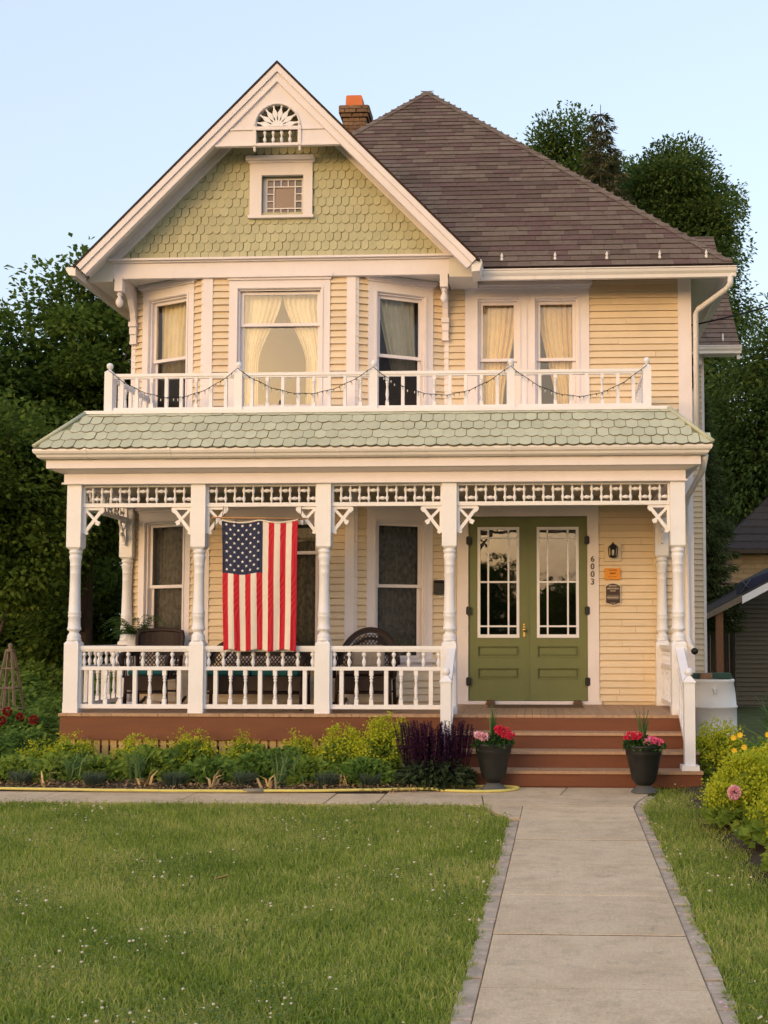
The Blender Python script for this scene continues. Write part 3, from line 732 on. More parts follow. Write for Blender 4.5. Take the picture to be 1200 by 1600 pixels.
# soffits, fascia, gutters
MB().box(-1.10, 2.36, 14.50, 15.02, 6.165, 6.185).box(1.96, 2.36, 15.02, 19.3, 6.155, 6.175).build('soffit', 'soffit', house)
MB().box(-.74, 2.36, 14.47, 14.50, 6.03, 6.17).box(2.36, 2.39, 14.48, 19.0, 6.03, 6.17).build('fascia', 'trim', house)
gp = lambda y, z: [(y, z), (y - .085, z), (y - .10, z - .022), (y - .092, z - .045), (y - .065, z - .075), (y - .06, z - .115), (y, z - .115)]
def gutter_x(x0, x1, y, z): 
    m = MB().prism([(x0, a, b) for a, b in gp(y, z)], (x1 - x0, 0, 0)); m.box(x0, x1, y - .108, y - .085, z - .004, z + .008); return m.build('gutter', 'gutter', house)
gutter_x(-.72, 2.47, 14.468, 6.125)
gutter_x(2.36, 3.30, WEY + .01, 6.235)
MB().prism([(2.39, 14.40, 6.125), (2.475, 14.40, 6.125), (2.49, 14.40, 6.10), (2.45, 14.40, 6.02), (2.39, 14.40, 6.01)], (0, 4.6, 0)).build('gutter', 'gutter', house)
MB().prism([(-5.72, 14.03, 6.13), (-5.83, 14.03, 6.13), (-5.845, 14.03, 6.10), (-5.80, 14.03, 6.03), (-5.72, 14.03, 6.02)], (0, 9.5, 0)).build('gutter', 'gutter', house)
MB().prism([(-.80, 14.06, 6.16), (-.68, 14.06, 6.16), (-.665, 14.06, 6.13), (-.70, 14.06, 6.02), (-.80, 14.06, 6.01)], (0, .42, 0)).build('gutter', 'gutter', house)
ga = MB(); ga.lathe([(.004, .0), (.018, .02), (.02, .05), (.008, .065), (.02, .08), (.012, .10), (.003, .125)], (0, 0, 0), 8); ga.box(-.012, .012, -.012, .012, -.05, .0)
gam = ga.mesh('snow_guard', 'gutter')
for x in (-.44, .23, .88, 1.54, 2.12): inst('snow_guard', gam, Matrix.Translation((x, 14.52, 6.265)), house)
for x in (2.60, 3.03): inst('snow_guard', gam, Matrix.Translation((x, 19.02, 6.36)), house)
# downspouts
MB().tube([(2.40, 14.43, 6.02), (2.40, 14.44, 5.93), (2.36, 14.50, 5.88), (2.06, 14.88, 5.73), (2.035, 14.93, 5.68), (2.035, 14.93, 4.0)], .036, 8).build('downspout', 'gutter', house)
MB().tube([(1.86, 13.0, 3.56), (1.86, 13.25, 3.42), (1.88, 14.70, 3.30), (1.885, 14.90, 3.2), (1.885, 14.90, 1.55), (1.90, 14.83, 1.44), (1.94, 14.72, 1.38)], .036, 8).build('downspout', 'gutter', house)
MB().lathe([(.04, 0), (.045, .05), (.04, .07)], (1.945, 14.66, 1.37), 10, 'y').build('downspout_end', 'iron', house)
# chimney of single bricks
ch = MB().box(-3.36, -2.99, 19.82, 20.18, 8.4, 10.72).build('chimney', 'mortar', house)
bu = MB().box(0, .185, -.012, .09, 0, .058); bz = 9.5; r_ = 0
bum = None
brk = []
while bz < 10.74:
    out = .0 if bz < 10.56 else (.03 if bz < 10.63 else .055)
    for f_ in (Fr(-3.37 - out, 19.81 - out, .39 + 2 * out, 0), Fr(-2.98 + out, 19.81 - out, 0, .38 + 2 * out), Fr(-3.37 - out, 20.19 + out, 0, -(.38 + 2 * out))):
        u = -(r_ % 2) * .1
        while u < f_.len - .02:
            a, b = max(u, 0), min(u + .19, f_.len)
            if b - a > .03: brk.append((bz, ch, bu, 'brick', f_.mat(a, 0, bz, (b - a) / .195, 1.0 + out * 8, 1)))
            u += .20
    bz += .068; r_ += 1
pieces('brick', 'brick_rest', brk, ch)
MB().box(-3.42, -2.93, 19.76, 20.24, 10.735, 10.76).build('chimney_cap', 'mortar', house)
MB().prism([(-3.34, 19.85, 10.76), (-3.04, 19.85, 10.76), (-3.05, 19.85, 10.99), (-3.07, 19.85, 11.01), (-3.31, 19.85, 11.01), (-3.33, 19.85, 10.99)], (0, .28, 0)).build('chimney_pot', 'terracotta', house)
# ------------------------------------------------------------------ porch
DZ = .69
deck = MB().box(-5.36, 1.56, 13.09, 14.98, .50, .655).build('porch_deck', 'riser', house)
x = -5.40
while x < 1.60:
    w = .0875; b = min(x + w, 1.61)
    y0 = 13.03 + random.uniform(-.006, .006)
    MB().box(x + .0015, b - .0015, y0, 14.995, .658 + random.uniform(0, .001), DZ + random.uniform(-.001, .001)).build('deck_board', 'deck', deck)
    x += w
sk = MB().box(-5.39, -1.075, 13.05, 13.09, .395, .655).box(-1.07, 1.585, 13.05, 13.085, .50, .655).box(-5.39, -5.35, 13.09, 14.98, .395, .655).box(1.545, 1.585, 13.086, 14.98, .395, .655)
sk.build('skirt_board', 'riser', house)
lat = MB().box(-5.37, -1.08, 13.115, 13.14, .02, .07).box(-5.37, -1.08, 13.118, 13.14, .33, .39).build('lattice', 'lattice', house)
x = -5.39
while x < -1.10:
    MB().box(x, x + .069 + random.uniform(-.003, .003), 13.085 + random.uniform(-.002, .002), 13.113, -.02, .393).build('lattice_slat', 'lattice', lat)
    x += .0955
y = 13.15
while y < 14.9:
    MB().box(-5.375, -5.352, y, y + .069, -.02, .393).build('lattice_slat', 'lattice', lat)
    y += .0955
MB().box(-5.3, 1.5, 13.3, 14.9, .0, .02).build('porch_crawl_floor', 'soil', house)
# steps
SX0, SX1 = -1.07, 1.68
steps = MB()
for k in range(3): steps.box(SX0 + .02, SX1 - .02, 12.24 + .28 * k, 13.06 - .001 * k, .0 + .0005 * k, .1725 * (k + 1) - .032)
st = steps.build('steps', 'riser', house)
for k in range(4):
    yf = 12.225 + .28 * k; zt = .1725 * (k + 1)
    MB().box(SX0, SX1, yf, yf + .022, .012 + .1725 * k if k == 0 else .1725 * k + .001, zt - .031).build('riser', 'riser', st) if k < 3 else MB().box(SX0, SX1 - .09, 13.025, 13.048, .5185, .656).build('riser', 'riser', st)
    if k < 3:
        for q in range(2):
            MB().box(SX0 - .01, SX1 + .01, yf - .028 + q * .155, yf - .028 + q * .155 + .151, zt - .030, zt + random.uniform(-.001, .001)).build('tread', 'deck', st)
# posts
POSTX = [-5.305, -3.865, -2.424, -.995, 1.566]; PY_ = 13.2
def post_mb(xc, yc, half_back=False):
    m = MB(); h = .0825
    m.box(xc - h, xc + h, yc - h, yc + h, 2.575, 3.30)
    m.add([(xc - h, yc - h, 2.575), (xc + h, yc - h, 2.575), (xc + h, yc + h, 2.575), (xc - h, yc + h, 2.575), (xc - .055, yc - .055, 2.545), (xc + .055, yc - .055, 2.545), (xc + .055, yc + .055, 2.545), (xc - .055, yc + .055, 2.545)],
          [(0, 1, 5, 4), (1, 2, 6, 5), (2, 3, 7, 6), (3, 0, 4, 7), (4, 5, 6, 7)])
    prof = [(.058, 2.548), (.072, 2.535), (.074, 2.515), (.066, 2.50), (.060, 2.492), (.068, 2.480), (.071, 2.462), (.064, 2.43), (.059, 2.40), (.061, 2.37), (.0625, 2.365), (.059, 2.36),
            (.058, 2.28), (.060, 2.275), (.058, 2.27), (.059, 2.10), (.063, 1.95), (.066, 1.84), (.071, 1.832), (.071, 1.818), (.067, 1.81), (.071, 1.79), (.071, 1.776), (.066, 1.768), (.068, 1.70), (.070, 1.665),
            (.076, 1.655), (.079, 1.642), (.074, 1.628), (.058, 1.615), (.052, 1.60), (.060, 1.585), (.074, 1.565), (.077, 1.55), (.072, 1.535), (.080, 1.525), (.080, 1.512), (.074, 1.50)]
    m.lathe(prof[::-1], (xc, yc, 0), 18)
    m.box(xc - h, xc + h, yc - h, yc + h, .69, 1.475)
    m.add([(xc - h, yc - h, 1.475), (xc + h, yc - h, 1.475), (xc + h, yc + h, 1.475), (xc - h, yc + h, 1.475), (xc - .06, yc - .06, 1.505), (xc + .06, yc - .06, 1.505), (xc + .06, yc + .06, 1.505), (xc - .06, yc + .06, 1.505)],
          [(0, 1, 5, 4), (1, 2, 6, 5), (2, 3, 7, 6), (3, 0, 4, 7), (4, 5, 6, 7)])
    m.box(xc - h - .003, xc + h + .003, yc - h - .003, yc + h + .003, .69, .80)
    return m
for xc in POSTX: post_mb(xc, PY_).build('porch_post', 'rail_white', house)
for xc in (POSTX[0], POSTX[-1]): post_mb(xc, 14.90).build('porch_post', 'rail_white', house)
# spindle frieze and fretwork brackets per bay
def bead_prof(L, r): return [(r * .35, 0), (r * .45, L * .08), (r * .9, L * .2), (r, L * .28), (r * .6, L * .40), (r * .45, L * .5), (r * .6, L * .6), (r, L * .72), (r * .9, L * .8), (r * .45, L * .92), (r * .35, L)]
VL = .19; vsp = MB().lathe(bead_prof(VL, .021), (0, 0, 0), 8).mesh('frieze_spindle', 'white')
def hprof(L): return [(.007, 0), (.009, L * .12), (.019, L * .35), (.024, L * .5), (.019, L * .65), (.009, L * .88), (.007, L)]
def bracket(f, u, sg, z, par):
    m = MB(); w0, w1 = -.014, .014
    def bar(a, b, t, w0=w0, w1=w1):
        (ua, za), (ub, zb) = a, b; l = math.hypot(ub - ua, zb - za); nx, nz = -(zb - za) / l * t / 2, (ub - ua) / l * t / 2
        P4 = [(ua + nx, za + nz), (ub + nx, zb + nz), (ub - nx, zb - nz), (ua - nx, za - nz)]
        m.hexa([f.p(u + sg * a_, w1, b_) for a_, b_ in P4] + [f.p(u + sg * a_, w0, b_) for a_, b_ in P4])
    bar((0, z - .015), (.225, z - .015), .03); bar((.016, z), (.016, z - .30), .032, -.013, .013)
    bar((.235, z - .005), (.01, z - .30), .038, -.012, .0145); bar((.02, z - .02), (.175, z - .185), .030, -.016, .016); bar((.06, z - .03), (.06, z - .1), .0, -.001, .001) if 0 else None
    bar((.15, z - .17), (.19, z - .19), .05, -.0115, .0175); bar((.205, z - .03), (.235, z - .055), .05, -.0125, .0125); bar((.02, z - .24), (.045, z - .31), .035, -.0105, .0125)
    return m.build('fretwork_bracket', 'white', par)
def frieze(f, u0, u1, n, brk=(1, 1)):
    s = (u1 - u0) / (n + 1)
    fm = MB().fbox(f, u0 + .001, u1 - .001, -.03, .03, 3.035, 3.080)
    fm.fbox(f, u0 + .001, u1 - .001, -.025, .025, 3.268, 3.292).fbox(f, u0, u0 + .022, -.02, .02, 3.08, 3.268).fbox(f, u1 - .022, u1, -.02, .02, 3.08, 3.268)
    fz = fm.build('spindle_frieze', 'white', house)
    key = round(s, 4)
    hm = MB().lathe(hprof(s), (0, 0, 0), 8, 'x').mesh('cross_spindle', 'white')
    for k in range(n + 1):
        if k < n: inst('frieze_spindle', vsp, f.mat(u0 + s * (k + 1), 0, 3.079), fz)
        inst('cross_spindle', hm, f.mat(u0 + s * k, 0, 3.218 if k % 2 == 0 else 3.128), fz)
    if brk[0]: bracket(f, u0, 1, 3.034, fz)
    if brk[1]: bracket(f, u1, -1, 3.034, fz)
for i, n in enumerate((11, 11, 11, 21)):
    a, b = POSTX[i] + .0825, POSTX[i + 1] - .0825
    frieze(Fr(a, PY_, 1, 0), 0, b - a, n)
for xc, f in ((POSTX[0], Fr(POSTX[0], 14.8175, 0, -1)), (POSTX[-1], Fr(POSTX[-1], 13.2825, 0, 1))): frieze(f, 0, 1.535, 13)
# porch railings
sqb = MB().box(-.0225, .0225, -.0225, .0225, 0, .387).mesh('baluster', 'rail_white')
tb = MB().box(-.0225, .0225, -.0225, .0225, 0, .06); tb.box(-.0225, .0225, -.0225, .0225, .325, .387)
tb.lathe([(.015, .06), (.022, .07), (.022, .08), (.015, .09), (.018, .11), (.0225, .14), (.020, .18), (.014, .235), (.013, .255), (.020, .262), (.020, .272), (.013, .28), (.022, .295), (.022, .305), (.015, .325)], (0, 0, 0), 10)
tbm = tb.mesh('baluster', 'rail_white')
spm = MB().lathe([(.012, 0), (.014, .015), (.022, .035), (.025, .05), (.019, .075), (.010, .10), (.010, .108), (.020, .118), (.026, .135), (.024, .15), (.012, .162), (.012, .17)], (0, 0, 0), 10).mesh('rail_spindle', 'rail_white')
def railing(f, u0, u1, nb, off=0):
    m = MB()
    m.fbox(f, u0, u1, -.045, .045, 1.405, 1.447).fbox(f, u0, u1, -.03, .03, 1.383, 1.405).fbox(f, u0, u1, -.03, .03, 1.172, 1.214).fbox(f, u0, u1, -.03, .03, .738, .787)
    m.fbox(f, u0, u0 + .018, -.025, .025, .787, 1.172).fbox(f, u0, u0 + .018, -.025, .025, 1.214, 1.383).fbox(f, u1 - .018, u1, -.025, .025, 1.214, 1.383).fbox(f, u1 - .018, u1, -.025, .025, .787, 1.172)
    r = m.build('railing', 'rail_white', house); s = (u1 - u0) / (nb + .5)
    for k in range(nb):
        u = u0 + s * (k + .75)
        inst('baluster', sqb if (k + off) % 3 == 0 else tbm, f.mat(u, 0, .786), r)
    for k in range(nb + 1): inst('rail_spindle', spm, f.mat(u0 + s * (k + .25), 0, 1.2135), r)
for i in range(3):
    a, b = POSTX[i] + .0825, POSTX[i + 1] - .0825; railing(Fr(a, PY_, 1, 0), 0, b - a, 7)
railing(Fr(POSTX[0], 14.8175, 0, -1), 0, 1.535, 8); railing(Fr(POSTX[-1], 13.2825, 0, 1), 0, 1.535, 8)
# stair rails and newels
for X in (-.967, 1.570):
    yn = 12.35; h = .055
    m = MB().box(X - h, X + h, yn - h, yn + h, .1735, 1.075).box(X - .09, X + .09, yn - .09, yn + .09, .1735, .225)
    m.add([(X - .065, yn - .065, 1.075), (X + .065, yn - .065, 1.075), (X + .065, yn + .065, 1.075), (X - .065, yn + .065, 1.075), (X - .065, yn - .065, 1.088), (X + .065, yn - .065, 1.088), (X + .065, yn + .065, 1.088), (X - .065, yn + .065, 1.088), (X - .02, yn - .02, 1.145), (X + .02, yn - .02, 1.145), (X + .02, yn + .02, 1.145), (X - .02, yn + .02, 1.145)],
          [(0, 3, 2, 1), (0, 1, 5, 4), (1, 2, 6, 5), (2, 3, 7, 6), (3, 0, 4, 7), (4, 5, 9, 8), (5, 6, 10, 9), (6, 7, 11, 10), (7, 4, 8, 11), (8, 9, 10, 11)])
    m.lathe([(.02, 1.14), (.025, 1.15), (.04, 1.165), (.045, 1.185), (.04, 1.21), (.022, 1.228), (.002, 1.232)], (X, yn, 0), 12)
    nw = m.build('newel_post', 'rail_white', house)
    ya, yb = yn + h, PY_ - .0825; s_ = (1.40 - .99) / (yb - ya)
    def sl(z0, z1, w):
        return [(X - w, ya, z0), (X + w, ya, z0), (X + w, yb, z0 + s_ * (yb - ya)), (X - w, yb, z0 + s_ * (yb - ya)), (X - w, ya, z1), (X + w, ya, z1), (X + w, yb, z1 + s_ * (yb - ya)), (X - w, yb, z1 + s_ * (yb - ya))]
    r = MB().hexa(sl(.975, 1.02, .045)).hexa(sl(.945, .975, .028)).hexa(sl(.33, .375, .03)).hexa(sl(.79, .825, .028)).build('stair_rail', 'rail_white', house)
    for k in range(4):
        y = ya + (yb - ya) * (k + .75) / 4.5; inst('baluster', tbm if k % 3 else sqb, Matrix.Translation((X, y, .37 + s_ * (y - ya))) @ Matrix.Diagonal((1, 1, 1.12, 1)), r)
        inst('rail_spindle', spm, Matrix.Translation((X, y, .82 + s_ * (y - ya))) @ Matrix.Diagonal((1, 1, .75, 1)), r)
# beam, cornice, ceiling, gutter
MB().box(-5.42, 1.655, 13.10, 13.30, 3.292, 3.415).box(-5.42, -5.20, 13.30, 14.98, 3.292, 3.415).box(1.46, 1.655, 13.30, 14.98, 3.292, 3.415).box(-5.44, 1.675, 13.08, 13.10, 3.292, 3.312).build('porch_beam', 'trim', house)
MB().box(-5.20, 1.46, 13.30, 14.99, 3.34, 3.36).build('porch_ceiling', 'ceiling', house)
cv = MB()
cor = [(13.12, 3.415), (13.07, 3.417), (13.02, 3.435), (12.985, 3.455), (12.95, 3.457), (12.95, 3.555), (13.12, 3.556)]
def ring(mb, prof):     # mitred moulding around left, front and right sides
    vs = []; 
    for y, z in prof:
        o = 13.12 - y; vs += [(-5.40 - o, 14.99, z), (-5.40 - o, y, z), (1.635 + o, y, z), (1.635 + o, 14.99, z)]
    k = len(prof); fs = []
    for i in range(k):
        j = (i + 1) % k
        for q in range(3): fs.append((i * 4 + q, i * 4 + q + 1, j * 4 + q + 1, j * 4 + q))
    mb.add(vs, fs); return mb
ring(MB(), cor).build('porch_cornice', 'trim', house)
gut = [(13.0, 3.5565), (12.90, 3.558), (12.875, 3.575), (12.865, 3.60), (12.845, 3.615), (12.835, 3.64), (12.835, 3.66), (12.85, 3.668), (13.0, 3.668)]
gt = ring(MB(), gut).build('gutter', 'gutter', house)
for x in np.linspace(-5.1, 1.6, 8): MB().prism([(x, 12.828, 3.668), (x, 12.828, 3.645), (x, 12.838, 3.612), (x, 12.858, 3.598), (x, 12.868, 3.572), (x, 12.893, 3.553), (x, 12.90, 3.556), (x, 12.84, 3.668)], (.03, 0, 0)).build('gutter_strap', 'gutter', gt)
# skirt roof
E0, E1 = (12.84, 3.672), (13.285, 4.14)
OX0, OX1, IX0, IX1 = -5.675, 1.925, -5.245, 1.475
pr = MB().add([(OX0, E0[0], E0[1]), (OX1, E0[0], E0[1]), (IX1, E1[0], E1[1]), (IX0, E1[0], E1[1]), (OX0, 14.99, E0[1]), (IX0, 14.99, E1[1]), (OX1, 14.99, E0[1]), (IX1, 14.99, E1[1])], [(0, 1, 2, 3), (4, 0, 3, 5), (1, 6, 7, 2), (3, 2, 7, 5)])
proof = pr.build('porch_roof', 'green_base', house)
MB().box(IX0, IX1, 13.285, 14.99, 4.142, 4.15).build('balcony_floor', 'gutter', house)
MB().box(IX0 - .02, IX1 + .02, 13.255, 13.30, 4.135, 4.172).build('roof_edge_trim', 'rail_white', house)
PT = math.atan2(E1[1] - E0[1], E1[0] - E0[0]); cP, sP, PL = math.cos(PT), math.sin(PT), math.hypot(E1[1] - E0[1], E1[0] - E0[0])
pu = scale_unit(.134, .20, .006, .020, arc=.028)
ps = []
rows = 5; rh = PL / 4.35
for r in range(rows):
    dtop = (r + 1) * rh + .03; t = min(1, max(0, r * rh / PL)); t2 = min(1, (r + 1) * rh / PL)
    x = OX0 + (r % 2) * .066
    while x < OX1:
        xa, xb = OX0 + (IX0 - OX0) * t2, OX1 + (IX1 - OX1) * t2
        if xa - .03 < x < xb + .03:
            dt = dtop + random.uniform(-.005, .005); zs_ = 1.0
            if dt > PL: zs_ = (PL - (dt - .20)) / .20; dt = PL
            # local z (down = -z) runs along the slope, local y into the roof
            M = Matrix(((random.uniform(.93, 1.05), 0, 0, x), (0, sP, cP, E0[0] + dt * cP), (0, -cP, sP, E0[1] + dt * sP), (0, 0, 0, 1))) @ Matrix.Rotation(random.uniform(-.02, .02), 4, 'Y') @ Matrix.Diagonal((1, random.uniform(.8, 1.2), zs_, 1))
            ps.append((1, proof, pu, 'porch_scale_%d' % random.choice((0, 0, 1, 2, 3)), M))
        x += .132
pieces('porch_shingle', 'porch_shingle_rest', ps, proof)
for (a, b) in (((OX0, E0[0], E0[1]), (IX0, E1[0], E1[1])), ((OX1, E0[0], E0[1]), (IX1, E1[0], E1[1]))):
    MB().tube([Vector(a) + Vector((0, 0, .02)), Vector(b) + Vector((0, 0, .02))], .026, 6).build('hip_roll', 'porch_scale_0', proof)
# balcony railing
BX = [-5.03, -3.49, -1.90, -.305, 1.262]; BY = 13.42
def balc_post(X, Y):
    m = MB(); h = .047
    m.box(X - h, X + h, Y - h, Y + h, 4.152, 4.655)
    m.add([(X - h, Y - h, 4.655), (X + h, Y - h, 4.655), (X + h, Y + h, 4.655), (X - h, Y + h, 4.655), (X - .018, Y - .018, 4.685), (X + .018, Y - .018, 4.685), (X + .018, Y + .018, 4.685), (X - .018, Y + .018, 4.685)], [(0, 1, 5, 4), (1, 2, 6, 5), (2, 3, 7, 6), (3, 0, 4, 7), (4, 5, 6, 7)])
    m.lathe([(.018, 4.68), (.02, 4.695), (.034, 4.71), (.039, 4.73), (.034, 4.755), (.018, 4.768), (.002, 4.771)], (X, Y, 0), 12)
    return m.build('balcony_post', 'rail_white', house)
for X in BX: balc_post(X, BY)
bsq = MB().box(-.019, .019, -.019, .019, 0, .352).mesh('baluster', 'rail_white')
bt = MB().box(-.019, .019, -.019, .019, 0, .05).box(-.019, .019, -.019, .019, .30, .352)
bt.lathe([(.012, .05), (.021, .062), (.012, .075), (.017, .11), (.020, .13), (.016, .18), (.011, .235), (.019, .248), (.011, .26), (.021, .275), (.023, .285), (.012, .30)], (0, 0, 0), 10)
btm = bt.mesh('baluster', 'rail_white')
def balc_rail(f, u0, u1, nb, off=1):
    r = MB().fbox(f, u0, u1, -.032, .032, 4.598, 4.634).fbox(f, u0, u1, -.02, .02, 4.578, 4.598).fbox(f, u0, u1, -.025, .025, 4.195, 4.232).build('balcony_rail', 'rail_white', house)
    for k in range(nb): inst('baluster', bsq if (k + off) % 3 else btm, f.mat(u0 + (u1 - u0) * (k + .6) / (nb + .2), 0, 4.23), r)
for i in range(4): balc_rail(Fr(BX[i] + .047, BY, 1, 0), 0, BX[i + 1] - BX[i] - .094, 8, i + 1)
balc_rail(Fr(BX[0], 14.98, 0, -1), 0, 14.98 - BY - .047, 8); balc_rail(Fr(BX[-1], BY + .047, 0, 1), 0, 14.98 - BY - .05, 8)
# string of little lights swagged along the balcony
sl_ = empty('string_light', (-1.9, BY - .06, 4.2), 'string of tiny bulbs swagged from ball to ball along the balcony railing', 'string lights')
cab = MB(); bl = MB()
for i in range(4):
    pts = []
    a, b = BX[i], BX[i + 1]; sag = (.33, .30, .33, .36)[i]
    for t in np.linspace(0, 1, 25):
        xx = a + (b - a) * t; zz = 4.675 - sag * (1 - (2 * t - 1) ** 2) + .006 * math.sin(t * 40 + i)
        pts.append((xx, BY - .062 - .012 * math.sin(t * 9), zz))
    cab.tube(pts, .004, 4)
    for j in range(1, 24):
        p = pts[j]; dx = random.uniform(-.02, .02)
        cab.tube([p, (p[0] + dx, p[1], p[2] - .02)], .005, 4); bl.lathe([(.001, -.026), (.006, -.018), (.007, 0), (.004, .006)], (p[0] + dx, p[1], p[2] - .024), 6)
cab.build('cable', 'cable', sl_); tag(bl.build('bulbs', 'bulb', sl_), kind='stuff')

# ------------------------------------------------------------------ front door
dc = MB()
for a, b in ((dw0 - .145, dw0), (dw1, dw1 + .145)): dc.fbox(FM, a, b, 0, .038, .705, 3.09)
dc.fbox(FM, dw0 - .145, dw1 + .145, 0, .040, 3.09, 3.23).fbox(FM, dw0 - .17, dw1 + .17, 0, .07, 3.23, 3.26)
dc.fbox(FM, dw0 - .17, dw1 + .17, -.1, .055, .692, .733)
dc.build('door_casing', 'trim', house)
mid = (dw0 + dw1) / 2
for side, (a, b) in enumerate(((dw0 + .004, mid - .003), (mid + .003, dw1 - .004))):
    L = b - a; g0, g1 = a + .112, b - .105; gz0, gz1 = 1.535, 2.955
    m = MB(); wf, wb_ = -.005, -.05
    m.fbox(FM, a, g0, wb_, wf, .738, 3.082).fbox(FM, g1, b, wb_, wf, .738, 3.082).fbox(FM, g0, g1, wb_, wf, gz1, 3.082)
    m.fbox(FM, g0, g1, wb_, wf, .738, 1.005).fbox(FM, g0, g1, wb_, wf, 1.155, 1.285).fbox(FM, g0, g1, wb_, wf, 1.435, gz0)
    if side: m.fbox(FM, a - .012, a + .012, -.004, .006, .74, 3.08)
    d = m.build('door', 'door_green', house)
    for z0, z1 in ((1.005, 1.155), (1.285, 1.435)):
        p = MB().fbox(FM, g0, g1, wb_, wf - .034, z0, z1).fbox(FM, g0 + .035, g1 - .035, wf - .034, wf - .012, z0 + .035, z1 - .035)
        for aa, bb, cc, dd in ((g0, g1, z0, z0 + .012), (g0, g1, z1 - .012, z1), (g0, g0 + .012, z0 + .012, z1 - .012), (g1 - .012, g1, z0 + .012, z1 - .012)): p.fbox(FM, aa, bb, wf - .034, wf + .008, cc, dd)
        p.build('panel', 'door_green', d)
    m = MB(); t = .036
    m.fbox(FM, g0, g0 + t, -.03, .008, gz0, gz1).fbox(FM, g1 - t, g1, -.03, .008, gz0, gz1).fbox(FM, g0 + t, g1 - t, -.03, .008, gz0, gz0 + t * 1.2).fbox(FM, g0 + t, g1 - t, -.03, .008, gz1 - t, gz1)
    us = [g0 + (g1 - g0) * q for q in (.257, .74)]; zs = [gz1 - (gz1 - gz0) * q for q in (.098, .497, .896)]
    for u in us: m.fbox(FM, u - .011, u + .011, -.028, .004, gz0 + t, gz1 - t)
    for z in zs: m.fbox(FM, g0 + t, g1 - t, -.027, .0055, z - .011, z + .011)
    m.build('glazing_frame', 'rail_white', d)
    ue = [g0 + t] + us + [g1 - t]; ze = [gz0 + t] + zs[::-1] + [gz1 - t]
    for i in range(3):
        for j in range(4):
            MB().add(quad(FM, ue[i], ue[i + 1], -.018, ze[j], ze[j + 1]), [(0, 1, 2, 3)]).build('pane', 'glass_door', d, fix=False)
    for z in (.98, 1.88, 2.78):
        uh = a if side == 0 else b; MB().fbox(FM, uh - .032, uh + .032, -.004, .045, z - .045, z + .045).fbox(FM, uh - .02, uh + .02, .044, .054, z - .055, z + .055).build('hinge', 'iron', d)
    if side == 0:
        u = b - .045; x_, y_, _ = FM.p(u, 0, 0)
        k = MB().fbox(FM, u - .014, u + .014, -.004, .003, 1.55, 1.72)
        k.lathe([(.01, 0), (.012, -.03), (.026, -.04), (.028, -.055), (.018, -.068), (.001, -.072)], (x_, y_, 1.64), 10, 'y'); k.lathe([(.018, 0), (.018, -.012), (.001, -.014)], (x_, y_, 1.70), 10, 'y'); k.build('door_knob', 'brass', d)
MB().fbox(FM, dw0 - .1, dw1 + .1, -1.2, -1.1, .7, 3.2).build('room_wall', 'dark_void', house)  # near-black panel: darkness behind the door glass put in as colour
# numerals 6003 down the casing
for i, chh in enumerate('6003'):
    cu = bpy.data.curves.new('numeral', 'FONT'); cu.body = chh; cu.size = .105; cu.extrude = .006; cu.align_x = 'CENTER'; cu.offset = .001
    tmp = bpy.data.objects.new('tmp', cu); COL.objects.link(tmp)
    me = bpy.data.meshes.new_from_object(tmp.evaluated_get(bpy.context.evaluated_depsgraph_get())); bpy.data.objects.remove(tmp)
    me.materials.clear(); me.materials.append(MATS['numeral']); me.name = 'house_numeral'
    inst('house_numeral', me, Matrix.Translation((.698, 14.954, 2.505 - i * .097)) @ Matrix.Rotation(R(90), 4, 'X'), house)
# things fixed to or lying by the wall
ln = empty('wall_lantern', (.955, 14.98, 2.6), 'black wall lantern on a square plate beside the green door', 'lantern')
MB().box(.85, 1.065, 14.955, 14.978, 2.51, 2.74).build('mounting_plate', 'siding', ln)
m = MB().box(.925, .985, 14.93, 14.955, 2.56, 2.70); m.tube([(.955, 14.93, 2.68), (.955, 14.90, 2.70), (.955, 14.885, 2.69)], .008, 6)
m.lathe([(.02, 2.545), (.05, 2.56), (.058, 2.575)], (.955, 14.875, 0), 6).lathe([(.062, 2.675), (.058, 2.69), (.03, 2.715), (.014, 2.725), (.012, 2.74), (.002, 2.75)], (.955, 14.875, 0), 6)
for k in range(6):
    a = math.pi / 3 * k; m.tube([(.955 + .050 * math.cos(a), 14.875 + .05 * math.sin(a), 2.57), (.955 + .058 * math.cos(a), 14.875 + .058 * math.sin(a), 2.68)], .006, 4)
m.build('cage', 'iron', ln); MB().lathe([(.012, 2.575), (.016, 2.60), (.016, 2.64), (.004, 2.655)], (.955, 14.875, 0), 8).build('lamp_bulb', 'bulb', ln)
sg = empty('notice_sign', (.95, 14.97, 2.35), 'small amber notice sign on the clapboards under the lantern', 'sign')
MB().box(.852, 1.052, 14.945, 14.957, 2.276, 2.420).build('plate', 'amber_sign', sg)
m = MB()
for z0, xa, xb, h in ((2.395, .905, 1.0, .012), (2.355, .92, .985, .02), (2.31, .90, 1.0, .006)):
    x = xa
    while x < xb: w = random.uniform(.006, .016); m.box(x, x + w * .8, 14.9415, 14.9449, z0 - h / 2, z0 + h / 2); x += w + .003
m.build('lettering', 'sign_ink', sg)
pq = empty('plaque', (.955, 14.97, 2.08), 'dark brown house plaque with arched top and pale rim by the door', 'plaque')
def arch_poly(w, z0, z1, y, rise):
    pts = [(.955 - w, y, z0 + rise * .8), (.955 - w * .6, y, z0 + rise * .5), (.955, y, z0), (.955 + w * .6, y, z0 + rise * .5), (.955 + w, y, z0 + rise * .8), (.955 + w, y, z1 - rise)]
    return pts + [(.955 + w * math.cos(t) * .8, y, z1 - rise * .9 + rise * .9 * math.sin(t)) for t in np.linspace(.25, math.pi - .25, 8)] + [(.955 - w, y, z1 - rise)]
